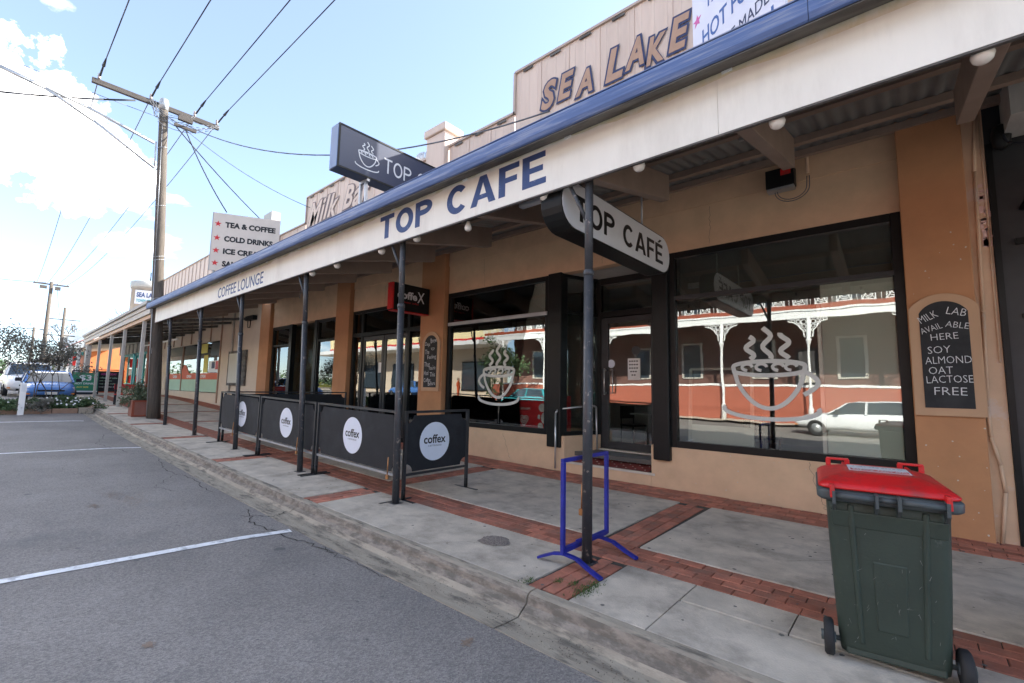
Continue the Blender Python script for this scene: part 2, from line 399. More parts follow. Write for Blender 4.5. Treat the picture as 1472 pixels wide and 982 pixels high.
class MB:
    def __init__(self):
        self.v, self.f, self.s = [], [], []
    def quad(self, *p, smooth=False):
        n = len(self.v)
        self.v += [tuple(q) for q in p]
        self.f.append(tuple(range(n, n+len(p))))
        self.s.append(smooth)
        return self
    def box(self, x0, x1, y0, y1, z0, z1):
        n = len(self.v)
        self.v += [(x0,y0,z0),(x1,y0,z0),(x1,y1,z0),(x0,y1,z0),(x0,y0,z1),(x1,y0,z1),(x1,y1,z1),(x0,y1,z1)]
        for f in ((3,2,1,0),(4,5,6,7),(0,1,5,4),(1,2,6,5),(2,3,7,6),(3,0,4,7)):
            self.f.append(tuple(n+i for i in f)); self.s.append(False)
        return self
    def hexa(self, pts):
        n = len(self.v)
        self.v += [tuple(p) for p in pts]
        for f in ((3,2,1,0),(4,5,6,7),(0,1,5,4),(1,2,6,5),(2,3,7,6),(3,0,4,7)):
            self.f.append(tuple(n+i for i in f)); self.s.append(False)
        return self
    def bar(self, a, b, w, h, up=(0, 0, 1)):
        a, b = Vector(a), Vector(b)
        d = (b-a).normalized()
        s = d.cross(Vector(up))
        if s.length < 1e-4: s = d.cross(Vector((1, 0, 0)))
        s.normalize(); u = s.cross(d)
        s *= w/2; u *= h/2
        return self.hexa([a-s-u, a+s-u, b+s-u, b-s-u, a-s+u, a+s+u, b+s+u, b-s+u])
    def tube(self, a, b, r0, r1=None, n=12, cap=True):
        if r1 is None: r1 = r0
        a, b = Vector(a), Vector(b)
        d = (b-a).normalized()
        s = d.cross(Vector((0, 0, 1)))
        if s.length < 1e-3: s = Vector((1, 0, 0))
        s.normalize(); u = s.cross(d)
        k = len(self.v)
        for c, r in ((a, r0), (b, r1)):
            for i in range(n):
                t = 2*PI*i/n
                self.v.append(tuple(c + s*math.cos(t)*r + u*math.sin(t)*r))
        for i in range(n):
            j = (i+1) % n
            self.f.append((k+i, k+j, k+n+j, k+n+i)); self.s.append(True)
        if cap:
            self.f.append(tuple(k+i for i in reversed(range(n)))); self.s.append(False)
            self.f.append(tuple(k+n+i for i in range(n))); self.s.append(False)
        return self
    def path(self, pts, r, n=8):
        for a, b in zip(pts, pts[1:]):
            self.tube(a, b, r, r, n)
        return self
    def lathe(self, c, prof, n=20, axis=(0, 0, 1)):
        c = Vector(c); ax = Vector(axis).normalized()
        s = ax.cross(Vector((0, 0, 1)))
        if s.length < 1e-3: s = Vector((1, 0, 0))
        s.normalize(); u = ax.cross(s)
        k = len(self.v)
        for (r, h) in prof:
            for i in range(n):
                t = 2*PI*i/n
                self.v.append(tuple(c + ax*h + (s*math.cos(t) + u*math.sin(t))*max(r, 1e-4)))
        for q in range(len(prof)-1):
            for i in range(n):
                j = (i+1) % n
                self.f.append((k+q*n+i, k+q*n+j, k+(q+1)*n+j, k+(q+1)*n+i)); self.s.append(True)
        self.f.append(tuple(k+i for i in reversed(range(n)))); self.s.append(False)
        e = k+(len(prof)-1)*n
        self.f.append(tuple(e+i for i in range(n))); self.s.append(False)
        return self
    def prism(self, poly, O, U, V, depth):
        """poly in (u,v); extruded depth against the normal U x V"""
        O, U, V = Vector(O), Vector(U), Vector(V)
        N = U.cross(V).normalized()
        k = len(self.v); n = len(poly)
        for (a, b) in poly: self.v.append(tuple(O+U*a+V*b))
        for (a, b) in poly: self.v.append(tuple(O+U*a+V*b-N*depth))
        self.f.append(tuple(range(k, k+n))); self.s.append(False)
        self.f.append(tuple(k+n+i for i in reversed(range(n)))); self.s.append(False)
        for i in range(n):
            j = (i+1) % n
            self.f.append((k+j, k+i, k+n+i, k+n+j)); self.s.append(False)
        return self
    def loft(self, rings, closed=True, smooth=True, caps=True):
        k = len(self.v); n = len(rings[0])
        for r in rings: self.v += [tuple(p) for p in r]
        for q in range(len(rings)-1):
            for i in range(n if closed else n-1):
                j = (i+1) % n
                self.f.append((k+q*n+i, k+q*n+j, k+(q+1)*n+j, k+(q+1)*n+i)); self.s.append(smooth)
        if caps:
            self.f.append(tuple(k+i for i in reversed(range(n)))); self.s.append(False)
            e = k+(len(rings)-1)*n
            self.f.append(tuple(e+i for i in range(n))); self.s.append(False)
        return self
    def ribbon(self, pts, w, O, U, V, depth=.002, closed=False):
        """flat stroke of width w through 2-D points, mitred"""
        O, U, V = Vector(O), Vector(U), Vector(V)
        N = U.cross(V).normalized()
        n = len(pts); L_, R_ = [], []
        for i in range(n):
            if closed:
                a, b = pts[(i-1) % n], pts[(i+1) % n]
            else:
                a, b = pts[max(i-1, 0)], pts[min(i+1, n-1)]
            tx, ty = b[0]-a[0], b[1]-a[1]
            l = math.hypot(tx, ty) or 1
            nx, ny = -ty/l*w/2, tx/l*w/2
            L_.append((pts[i][0]+nx, pts[i][1]+ny)); R_.append((pts[i][0]-nx, pts[i][1]-ny))
        m = n if closed else n-1
        for i in range(m):
            j = (i+1) % n
            P4 = [R_[i], R_[j], L_[j], L_[i]]
            self.quad(*[O+U*a+V*b+N*depth for a, b in P4])
        return self
    def mesh(self, name):
        me = D.meshes.new(name)
        me.from_pydata(self.v, [], self.f)
        me.polygons.foreach_set('use_smooth', self.s)
        me.update()
        return me

def tag(o, label=None, cat=None, group=None, kind=None):
    if label: o['label'] = label
    if cat: o['category'] = cat
    if group: o['group'] = group
    if kind: o['kind'] = kind
    return o

def thing(name, loc, label, cat, group=None, rz=0.0):
    o = D.objects.new(name, None)
    o.empty_display_size = .2
    COL.objects.link(o)
    o.location = loc
    o.rotation_euler = (0, 0, rz)
    o['_o'] = tuple(loc) if rz == 0 else (0.0, 0.0, 0.0)
    return tag(o, label, cat, group)

def root_shift(p):
    r = p
    while r.parent: r = r.parent
    return Vector(r['_o']) if '_o' in r else Vector((0, 0, 0))

def part(name, mb, m, parent=None, label=None, kind=None, bevel=0.0):
    """part in world coordinates (or local coordinates when its thing is rotated)"""
    me = mb.mesh(name) if isinstance(mb, MB) else mb
    o = D.objects.new(name, me)
    COL.objects.link(o)
    if parent is not None:
        s = root_shift(parent)
        if s.length > 0: me.transform(Matrix.Translation(-s))
        o.parent = parent
    if m is not None: me.materials.append(M[m] if isinstance(m, str) else m)
    if label: o['label'] = label
    if kind: o['kind'] = kind
    if bevel:
        b = o.modifiers.new('bevel', 'BEVEL'); b.width = bevel; b.segments = 2; b.limit_method = 'ANGLE'
    return o

def struct(name, mb, m, label=None):
    return tag(part(name, mb, m, None), label, None, None, 'structure')

def copy_tree(o, loc, label, rz=None, group=None):
    c = o.copy(); COL.objects.link(c)
    c.location = loc; c['label'] = label
    if rz is not None: c.rotation_euler = (0, 0, rz)
    def rec(src, dst):
        for ch in src.children:
            d = ch.copy(); COL.objects.link(d); d.parent = dst
            rec(ch, d)
    rec(o, c)
    return c

X, Y, Z = Vector((1, 0, 0)), Vector((0, 1, 0)), Vector((0, 0, 1))

def text_mesh(s, O, U, V, w, h, off=.02, depth=.004, shear=0.0, jitter=0.0, space=1.0, res=3):
    """letters filling a w x h rectangle at O, standing out of the face by depth"""
    cu = D.curves.new('lettering', 'FONT')
    cu.body = s; cu.size = 1; cu.offset = off; cu.extrude = .5
    cu.resolution_u = res; cu.shear = shear; cu.space_character = space
    ob = D.objects.new('tmp', cu); COL.objects.link(ob)
    dg = bpy.context.evaluated_depsgraph_get(); dg.update()
    me = D.meshes.new_from_object(ob.evaluated_get(dg))
    D.objects.remove(ob); D.curves.remove(cu)
    xs = [v.co.x for v in me.vertices]; ys = [v.co.y for v in me.vertices]
    x0, x1, y0, y1 = min(xs), max(xs), min(ys), max(ys)
    O, U, V = Vector(O), Vector(U).normalized(), Vector(V).normalized()
    N = U.cross(V)
    for v in me.vertices:
        a = (v.co.x-x0)/(x1-x0)*w; b = (v.co.y-y0)/(y1-y0)*h
        if jitter: b += jitter*math.sin(a*5.1+.6)
        c = depth if v.co.z > 0 else 0.0005
        v.co = O+U*a+V*b+N*c
    return me

def text(parent, s, O, U, V, w, h, m, **k):
    return part('lettering', text_mesh(s, O, U, V, w, h, **k), m, parent)

GLW = {'T': .74, 'O': .86, 'P': .76, 'C': .84, 'A': .90, 'F': .66, 'E': .68, 'É': .68, ' ': .36}
def block_text(parent, s, O, U, V, w, h, m, t=.21, depth=.003, gap=.10):
    """heavy grotesque capitals cut as strokes, filling w x h"""
    O, U, V = Vector(O), Vector(U).normalized(), Vector(V).normalized()
    N = U.cross(V)
    tot = sum(GLW[c] for c in s)+gap*(len(s)-1)
    sx = w/tot; x = 0
    for c in s:
        mb = MB(); W_ = GLW[c]; k = [0]
        def S(a, b): return ((x+a)*sx, b*h)
        def poly(pts):
            mb.prism([S(*p) for p in pts], O+N*(depth+.0003*k[0]), U, V, depth); k[0] += 1
        def bar_(x0, x1, y0, y1): poly([(x0, y0), (x1, y0), (x1, y1), (x0, y1)])
        def stroke(pts, closed=False):
            n = len(pts); A_, B_ = [], []
            for i in range(n):
                a = pts[(i-1) % n] if closed else pts[max(i-1, 0)]
                b = pts[(i+1) % n] if closed else pts[min(i+1, n-1)]
                tx, ty = b[0]-a[0], b[1]-a[1]; l = math.hypot(tx, ty)
                A_.append((pts[i][0]-ty/l*t/2, pts[i][1]+tx/l*t/2)); B_.append((pts[i][0]+ty/l*t/2, pts[i][1]-tx/l*t/2))
            for i in range(n if closed else n-1):
                j = (i+1) % n
                q = [S(*p) for p in (B_[i], B_[j], A_[j], A_[i])]
                mb.quad(*[O+U*a+V*b+N*(depth+.0003*k[0]) for a, b in q])
            k[0] += 1
        def arc(cx, cy, rx, ry, a0, a1, n=22):
            return [(cx+rx*math.cos(math.radians(a0+(a1-a0)*i/n)), cy+ry*math.sin(math.radians(a0+(a1-a0)*i/n))) for i in range(n+1)]
        if c == 'T': bar_(W_/2-t/2, W_/2+t/2, 0, 1-t*.9+.001); bar_(0, W_, 1-t*.9, 1)
        if c == 'O': stroke(arc(W_/2, .5, W_/2-t/2, .5-t/2+.015, 0, 360, 40)[:-1], True)
        if c == 'C': stroke(arc(W_/2, .5, W_/2-t/2, .5-t/2+.015, 42, 318, 34))
        if c == 'P':
            bar_(0, t, 0, 1)
            stroke([(t*.9, 1-t/2*.9), (W_*.5, 1-t/2*.9)]+arc(W_*.5, .715, W_*.5-t/2, .285-t*.45, 88, -88, 16)+[(W_*.5, .43+t*.45), (t*.9, .43+t*.45)])
        if c == 'A':
            poly([(0, 0), (t*1.05, 0), (W_/2+t*.05, .80), (W_/2, 1), (W_/2-t*.55, 1)]); poly([(W_-t*1.05, 0), (W_, 0), (W_/2+t*.55, 1), (W_/2, 1), (W_/2-t*.05, .80)])
            bar_(W_*.24, W_*.76, .20, .36)
        if c in 'FEÉ':
            bar_(0, t, 0, 1); bar_(t, W_, 1-t*.85, 1); bar_(t, W_*.90, .42, .42+t*.8)
            if c != 'F': bar_(t, W_+.02, 0, t*.85)
            if c == 'É': poly([(W_*.32, 1.06), (W_*.52, 1.06), (W_*.88, 1.24), (W_*.60, 1.24)])
        if mb.f: part('letter', mb, m, parent)
        x += W_+gap

def star_poly(cx, cy, r):
    return [(cx + (r if i % 2 == 0 else r*.42)*math.sin(i*PI/5), cy + (r if i % 2 == 0 else r*.42)*math.cos(i*PI/5)) for i in range(10)]

def disc_poly(cx, cy, rx, ry=None, n=40):
    ry = ry or rx
    return [(cx+rx*math.cos(2*PI*i/n), cy+ry*math.sin(2*PI*i/n)) for i in range(n)]

def cup_strokes(cx, cy, s, flip=1):
    """steaming cup: list of (points, closed). s = half width of cup"""
    o = []
    A = lambda pts: [(cx+flip*a*s, cy+b*s) for a, b in pts]
    o.append((A([(math.cos(t)*.86, .62+math.sin(t)*.14-(.10 if math.sin(t) < 0 else 0)) for t in [2*PI*i/32 for i in range(32)]]), True))
    o.append((A([(-.84+.0*i, .52) if i == 0 else (-.84+1.68*i/20, .52-1.02*math.sin(PI*i/20)**.6) for i in range(21)]), False))
    o.append((A([(.80+.32*math.sin(PI*i/12), .50-.62*i/12) for i in range(13)]), False))
    o.append((A([(math.cos(t)*1.12, -.52+math.sin(t)*.26) for t in [PI*(.93+1.14*i/28) for i in range(29)]]), False))
    for k, x0 in enumerate((-.42, 0, .42)):
        hgt = (.62, .85, .68)[k]
        o.append((A([(x0+.10*math.sin(i/14*PI*3+k), .82+hgt*i/14) for i in range(15)]), False))
    for k, x0 in enumerate((-.5, -.15, .25, .55)):
        o.append((A([(x0+.13*math.cos(t), .60+.09*math.sin(t)) for t in [PI*1.5*i/8 for i in range(9)]]), False))
    return o

def leaves(mb, c, rad, n, size, seed=1, flat=1.0, hollow=.35):
    rg = random.Random(seed)
    clumps = [(rg.gauss(0, .45), rg.gauss(0, .45), rg.gauss(0, .42)) for _ in range(max(6, n//90))]
    for i in range(n):
        k = clumps[rg.randrange(len(clumps))]
        p = Vector((c[0]+rad[0]*(k[0]+rg.gauss(0, .17)), c[1]+rad[1]*(k[1]+rg.gauss(0, .17)), c[2]+rad[2]*(k[2]+rg.gauss(0, .17))))
        a = Vector((rg.uniform(-1, 1), rg.uniform(-1, 1), rg.uniform(-1, 1))).normalized()
        b = a.cross(Vector((rg.uniform(-1, 1), rg.uniform(-1, 1), rg.uniform(-1, 1)))).normalized()
        s = size*rg.uniform(.6, 1.3)
        mb.quad(p-a*s, p-b*s*.45, p+a*s, p+b*s*.45)
    return mb

# ------------------------------------------------------------------ ground, road, kerb, footpath
def sheet(xs, ys, dz, sub=None):
    mb = MB()
    k = 0
    for x in xs:
        for y in ys:
            mb.v.append((x, y, g(x)+(dz(x, y) if callable(dz) else dz)))
    n = len(ys)
    for i in range(len(xs)-1):
        for j in range(n-1):
            mb.f.append((i*n+j, (i+1)*n+j, (i+1)*n+j+1, i*n+j+1)); mb.s.append(False)
    return mb
struct('ground', sheet([-1500, -600, -250, -120, -100, -50, -36, -30, -25, -20, -9, -5, 30, 120, 800], [-1500, -600, -200, -60, -20, 5, 30, 100, 400, 1500], -.32), 'ground')
xs_r = [-260, -100, -60, -50, -43, -36, -33, -30, -27, -25, -20, -15, -9, -7, -5, -2, 1, 4, 8, 30, 120]
struct('road', sheet(xs_r, [-12.2, -6, 0, 2.0, 2.58], lambda x, y: -.13+(-.0 if y > 2 else .02)), 'asphalt')
# parking bay lines
def road_line(name, a, b, wd=.115, label=None):
    mb = MB()
    n = 40
    a, b = Vector((*a, 0)), Vector((*b, 0))
    d = (b-a).normalized(); s = Vector((-d.y, d.x, 0))*wd/2
    for i in range(n):
        p, q = a+(b-a)*i/n, a+(b-a)*(i+1)/n
        zz = lambda v: g(v.x)-.13+.02+.006 if v.y < 2 else g(v.x)-.13+.006+.02*(1-(v.y-2)/.58)
        mb.quad(*[(v.x, v.y, zz(v)) for v in (p-s, q-s, q+s, p+s)])
    return struct(name, mb, 'line', label)
road_line('parking_line', (-6.05, -1.6), (-5.62, 2.52))
road_line('parking_line', (-14.6, -2.2), (-13.9, 2.56))
road_line('parking_line', (-21.9, -2.0), (-21.3, 2.3))

# kerb and gutter, cast in 4.05 m lengths
kerb = thing('kerb', (0, 3, 0), None, None); kerb['kind'] = 'structure'
def kerb_len(x0, x1):
    prof = [(3.062, 0.004), (3.00, 0.003), (2.965, -.006), (2.948, -.028), (2.935, -.075), (2.885, -.108), (2.84, -.140), (2.70, -.136), (2.572, -.124), (2.572, -.30), (3.062, -.30)]
    rings = []
    n = max(1, int((x1-x0)/1.0))
    rg = random.Random(int(x0*100))
    for i in range(n+1):
        x = x0+(x1-x0)*i/n
        dzz = rg.uniform(-.003, .003)
        rings.append([(x, y+rg.uniform(-.004, .004)*(2.6 < y < 3.05), g(x)+z+dzz) for y, z in prof])
    return MB().loft(rings, smooth=False)
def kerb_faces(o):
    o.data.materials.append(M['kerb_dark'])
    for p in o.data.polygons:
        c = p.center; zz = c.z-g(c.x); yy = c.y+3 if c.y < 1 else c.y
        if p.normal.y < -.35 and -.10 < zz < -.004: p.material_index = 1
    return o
kx = [8.6, 5.7, 1.68] + [-2.37-4.05*i for i in range(0, 9)]
for a, b in zip(kx, kx[1:]):
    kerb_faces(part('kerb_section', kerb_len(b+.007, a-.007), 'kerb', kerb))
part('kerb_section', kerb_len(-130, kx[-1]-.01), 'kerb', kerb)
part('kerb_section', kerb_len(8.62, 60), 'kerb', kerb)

# footpath bed
xf = [-130, -100, -60, -50, -43, -36, -33, -30, -27, -25, -22, -20, -15, -9, -7, -5, -2, 2, 30]
struct('footpath_bed', sheet(xf, [3.066, 7.62], -.014), 'sub')

def slab_mb(x0, x1, y0, y1, th=.05):
    mb = MB()
    n = max(1, int((x1-x0)/1.3))
    rings = []
    for i in range(n+1):
        x = x0+(x1-x0)*i/n
        z = g(x)
        e = .006
        rings.append([(x, y0, z-th), (x, y1, z-th), (x, y1, z-e), (x, y1-e, z), (x, y0+e, z), (x, y0, z-e)])
    return mb.loft(rings, smooth=False)
footpath = thing('footpath', (0, 4, 0), None, None); footpath['kind'] = 'structure'
XB = [-2.28-4.05*k for k in range(-2, 9)]
skew = lambda y: -.06*(y-3.06)
for k, xc in enumerate(XB[:-1]):
    x1 = xc-.215; x0 = XB[k+1]+.215
    if x0 > 6: continue
    def rowslab(a, b, ya, yb):
        part('slab', slab_mb(a, b, ya+.006, yb-.006), 'concrete', footpath)
    if abs(xc-1.77) < .1:      # right of the first brick crossing: cut smaller
        rowslab(x0, -1.45, 3.07, 4.06)
        rowslab(-1.44, x1, 3.07, 3.67)
        rowslab(-1.44, -.72, 3.68, 4.06)
        rowslab(-.71, x1, 3.68, 4.06)
    else:
        rowslab(x0, x1, 3.07, 4.06)
    if abs(xc-(1.77-4.05)) < .1:
        rowslab(x0-.16, x1-.16, 4.58, 6.84)
    else:
        xm = x0-.14
        rowslab(xm, x1-.16, 4.58, 6.84)
part('slab', slab_mb(-60, XB[-1]-.2, 3.08, 7.6), 'concrete', footpath)
part('slab', slab_mb(6.6, 26, 3.08, 7.6), 'concrete', footpath)

def brick_mesh(l, wd):
    mb = MB()
    e = .004
    l2, w2 = l/2, wd/2
    k = len(mb.v)
    mb.v += [(-l2, -w2, -.06), (l2, -w2, -.06), (l2, w2, -.06), (-l2, w2, -.06), (-l2, -w2, -e), (l2, -w2, -e), (l2, w2, -e), (-l2, w2, -e), (-l2+e, -w2+e, 0), (l2-e, -w2+e, 0), (l2-e, w2-e, 0), (-l2+e, w2-e, 0)]
    for f in ((0,1,5,4),(1,2,6,5),(2,3,7,6),(3,0,4,7),(4,5,9,8),(5,6,10,9),(6,7,11,10),(7,4,8,11),(8,9,10,11)):
        mb.f.append(f); mb.s.append(False)
    me = mb.mesh('brick'); me.materials.append(M['brick'])
    return me
BL, BW = .236, .126
bmesh_ = brick_mesh(BL-.006, BW-.006)
rb = random.Random(3)
def lay(parent, x, y, along_x, j=.002):
    o = D.objects.new('brick', bmesh_)
    COL.objects.link(o); o.parent = parent
    org = Vector(parent['_o'])
    sl = math.atan((g(x+.5)-g(x-.5)))
    o.location = Vector((x, y, g(x)-.003+rb.uniform(-.003, .0025)))-org
    o.rotation_euler = (rb.uniform(-.008, .008), -sl+rb.uniform(-.008, .008), (0 if along_x else PI/2)+rb.uniform(-.01, .01)+(0 if along_x else .02))
    return o
band = thing('brick_band', (0, 4.32, 0), None, None); band['kind'] = 'structure'
x = 4.6; i = 0
while x > -13.2:
    for r in range(4):
        lay(band, x-(r % 2)*BL/2, 4.07+BW*(r+.5), True)
    x -= BL
wband = thing('brick_band', (0, 7.2, 0), None, None); wband['kind'] = 'structure'
x = 3.0
while x > -8.4:
    for r in range(6):
        lay(wband, x-(r % 2)*BL/2, 6.85+BW*(r+.5), True)
    x -= BL
for xc in XB[2:6]:
    cb = thing('brick_crossing', (xc, 4, 0), None, None); cb['kind'] = 'structure'
    for c in range(3):
        for r in range(4):
            lay(cb, xc+(c-1)*BW*1.05, 3.07+BL*(r+.5)+((c % 2)*.06-.03), False, .01)
        for r in range(10):
            yy = 4.58+BL*(r+.5)-(c % 2)*.1
            if yy < 6.8: lay(cb, xc-.16+(c-1)*BW-.02*(yy-5.6), yy, False)
# the bands run on, too far away to tell single pavers
def far_bricks(x0, x1, y0, rows):
    mb = MB(); x = x0
    while x > x1:
        for r in range(rows):
            xx = x-(r % 2)*BL/2
            z = g(xx)-.003
            mb.box(xx-BL/2+.004, xx+BL/2-.004, y0+BW*r+.003, y0+BW*(r+1)-.003, z-.05, z+rb.uniform(-.002, .002))
        x -= BL
    return mb
part('far_brick_course', far_bricks(-13.3, -34, 4.07, 4), 'brick', band, kind='stuff')
part('far_brick_course', far_bricks(-8.5, -36, 6.85, 6), 'brick', wband, kind='stuff')
mbx = MB()
for xc in XB[6:]:
    for c in range(3):
        for r in range(14):
            yy = 3.07+BL*r if r < 4 else 4.58+BL*(r-4)
            if yy > 6.7: continue
            mbx.box(xc-.08+(c-1.5)*BW+.003, xc-.08+(c-.5)*BW-.003, yy+.003, yy+BL-.003, g(xc)-.05, g(xc)-.002)
tag(part('far_brick_crossing', mbx, 'brick'), None, None, None, 'stuff')

# weeds in the paver joints at the near crossing
wmb = MB(); rg = random.Random(11)
for (cx, cy, n, s) in ((-2.06, 3.28, 260, .05), (-2.05, 3.42, 120, .04), (-2.50, 3.12, 70, .03), (-2.32, 3.3, 60, .02), (-2.2, 3.35, 60, .02)):
    for i in range(n):
        px, py = cx+rg.gauss(0, s*.8), cy+rg.gauss(0, s*1.4)
        a = rg.uniform(0, 2*PI); h = rg.uniform(.008, .03); l = rg.uniform(.008, .02)
        z = g(px)
        wmb.quad((px, py, z), (px+math.cos(a)*l*.5, py+math.sin(a)*l*.5, z+h*.7), (px+math.cos(a)*l, py+math.sin(a)*l, z+h), (px-math.sin(a)*l*.3, py+math.cos(a)*l*.3, z+h*.5))
tag(part('weeds', wmb, 'moss'), 'small green weeds growing in the paver joints at the kerb', 'weeds', None, 'stuff')

# broken gravel-filled hole in the slab and rust-brown grit on the road
def patch(cx, cy, rx, ry, dz, m, name, label, amp=.25, seed=0):
    rg = random.Random(seed); mb = MB(); n = 26; pts = []
    ph = [rg.uniform(0, 6) for _ in range(4)]
    for i in range(n):
        t = 2*PI*i/n
        r = 1+amp*(.5*math.sin(3*t+ph[0])+.35*math.sin(5*t+ph[1])+.3*math.sin(8*t+ph[2]))
        x_, y_ = cx+rx*r*math.cos(t), cy+ry*r*math.sin(t)
        pts.append((x_, y_, g(x_)+dz))
    mb.quad(*pts)
    return struct(name, mb, m, label)
patch(-3.40, 3.67, .17, .15, .004, 'gravel', 'gravel_patch', 'round patch of loose gravel in the concrete slab', .2, 4)
gm = MB(); rg = random.Random(5)
for i in range(520):
    t, r = rg.uniform(0, 2*PI), .16*math.sqrt(rg.random())
    px, py = -3.40+r*math.cos(t), 3.67+r*math.sin(t)*.9
    s = rg.uniform(.003, .009); z = g(px)+.004
    gm.hexa([(px-s, py-s, z), (px+s, py-s*.8, z), (px+s*.9, py+s, z), (px-s*.8, py+s, z), (px-s*.6, py-s*.6, z+s), (px+s*.5, py-s*.5, z+s*.9), (px+s*.5, py+s*.6, z+s), (px-s*.5, py+s*.5, z+s*1.1)])
tag(part('gravel', gm, 'gravel'), 'loose gravel filling a hole in the slab', 'gravel', None, 'stuff')
for i, (cx, cy, a, b) in enumerate(((-8.9, 1.35, .30, .10), (-8.3, 1.1, .16, .07), (-8.4, 1.5, .5, .16), (-2.37, 2.31, .04, .05), (-3.85, .85, .035, .03))):
    gm = MB(); rg = random.Random(20+i)
    for k in range(int(60+1500*a*b)):
        px, py = cx+rg.gauss(0, a*.5), cy+rg.gauss(0, b*.5)
        s = rg.uniform(.003, .010); z = g(px)-.11+(0 if py < 2 else -.02*(py-2)/.58)
        gm.quad((px-s, py-s*.7, z+.003), (px+s, py-s, z+.003), (px+s*.8, py+s, z+.004), (px-s, py+s*.8, z+.003))
    tag(part('grit', gm, 'rust'), 'brown grit and soil scattered on the asphalt', 'grit', 'grit patches on the asphalt', 'stuff')
# leaf litter and grit along the gutter
gm = MB(); rg = random.Random(77)
for k in range(3000):
    px = -rg.random()**1.3*16+1.5; py = rg.gauss(2.72, .07) if rg.random() < .65 else rg.gauss(2.60, .05)
    s = rg.uniform(.0015, .005); z = g(px)-.1305
    gm.quad((px-s, py-s*.7, z), (px+s, py-s, z), (px+s*.8, py+s, z+.004), (px-s, py+s*.8, z+.002))
tag(part('gutter_grit', gm, 'gravel_dark'), 'dark grit and leaf litter lying along the concrete gutter', 'grit', None, 'stuff')

def crack(pts, w0, dz, m='crackdark', seed=0, rough=.02, n=10):
    rg = random.Random(seed); P_ = []
    for (a, b) in zip(pts, pts[1:]):
        for i in range(n):
            t = i/n
            P_.append((a[0]+(b[0]-a[0])*t+rg.gauss(0, rough), a[1]+(b[1]-a[1])*t+rg.gauss(0, rough)))
    P_.append(pts[-1]); mb = MB()
    for i in range(len(P_)-1):
        a, b = P_[i], P_[i+1]; wa, wb = w0*rg.uniform(.3, 1.2), w0*rg.uniform(.3, 1.2)
        l = math.hypot(b[0]-a[0], b[1]-a[1]) or 1; nx, ny = -(b[1]-a[1])/l/2, (b[0]-a[0])/l/2
        zz = lambda q: g(q[0])+(dz if not callable(dz) else dz(q[1]))
        mb.quad((a[0]-nx*wa, a[1]-ny*wa, zz(a)), (b[0]-nx*wb, b[1]-ny*wb, zz(b)), (b[0]+nx*wb, b[1]+ny*wb, zz(b)), (a[0]+nx*wa, a[1]+ny*wa, zz(a)))
    return mb
rz_ = lambda y: -.11+.004 if y < 2 else -.11-.02*(y-2)/.58+.005
cks = [([(-6.9, 2.50), (-6.2, 2.30), (-5.3, 2.42), (-4.6, 2.52)], .014), ([(-6.5, 2.9), (-6.35, 2.6), (-6.6, 2.3)], .016), ([(-4.9, 2.55), (-4.3, 2.52), (-3.7, 2.56)], .008), ([(-12, 2.5), (-10.5, 2.35), (-9.4, 2.5), (-8.2, 2.45)], .014),
       ([(-9.9, 2.3), (-9.1, 1.9), (-8.6, 2.05)], .010), ([(-12.4, 1.2), (-11.4, 1.0), (-10.6, 1.3)], .004), ([(-17, 2.3), (-15, 1.9), (-13.2, 2.2)], .012)]
for i, (p, w0) in enumerate(cks):
    o = part('road_crack', crack(p, w0, rz_, seed=i), 'crackdark'); o['kind'] = 'stuff'
for i, (p, w0) in enumerate((([(-3.9, 3.08), (-3.6, 3.45), (-3.35, 3.62)], .004), ([(-1.0, 5.2), (-.4, 5.9), (.3, 6.2), (.9, 6.8)], .004), ([(-9.5, 3.1), (-9.2, 3.6), (-9.3, 4.05)], .005), ([(-4.8, 4.6), (-4.5, 5.4), (-4.7, 6.1), (-4.4, 6.8)], .003))):
    o = part('slab_crack', crack(p, w0, .002, seed=40+i, rough=.012), 'crackdark'); o['kind'] = 'stuff'
rg = random.Random(66); sm = MB()
for i in range(260):      # old chewing gum and drips on the slabs
    px, py = rg.uniform(-9, 2.5), rg.uniform(3.12, 7.4)
    rr_ = rg.uniform(.006, .02)
    sm.quad(*[(px+rr_*rg.uniform(.8, 1.2)*math.cos(2*PI*k/9), py+rr_*rg.uniform(.8, 1.2)*math.sin(2*PI*k/9), g(px)+.0015) for k in range(9)])
tag(part('gum_spots', sm, 'gumspot'), 'small dark spots of old gum on the footpath slabs', 'gum spots', None, 'stuff')
sm = MB()
for i in range(170):
    px, py = rg.uniform(-16, 1), rg.uniform(-2.5, 2.5)
    rr_ = rg.uniform(.006, .018) if rg.random() < .85 else rg.uniform(.02, .05)
    sm.quad(*[(px+rr_*rg.uniform(.7, 1.3)*math.cos(2*PI*k/9), py+rr_*rg.uniform(.7, 1.3)*math.sin(2*PI*k/9), g(px)-.11+.003-(.02*(py-2)/.58 if py > 2 else 0)) for k in range(9)])
tag(part('oil_spots', sm, 'oilspot'), 'dark oil drips scattered over the parking bays', 'oil spots', None, 'stuff')

# ------------------------------------------------------------------ cafe building
YW = 7.64
cafe = thing('cafe_building', (-9.5, YW, 0), 'salmon rendered shop building with tall black framed windows and sheet metal parapet', 'building')
wl = MB()
def wallbox(x0, x1, z0, z1, y0=YW, y1=YW+.24): part('wall', MB().box(x0, x1, y0, y1, z0, z1), 'wall', cafe)
# under the sills
wallbox(-3.10, 0.0, -.4, .68); wallbox(-8.88, -5.66, -.4, .68)
wallbox(-3.37, -3.10, -.4, .45); wallbox(-5.66, -5.34, -.4, .45)
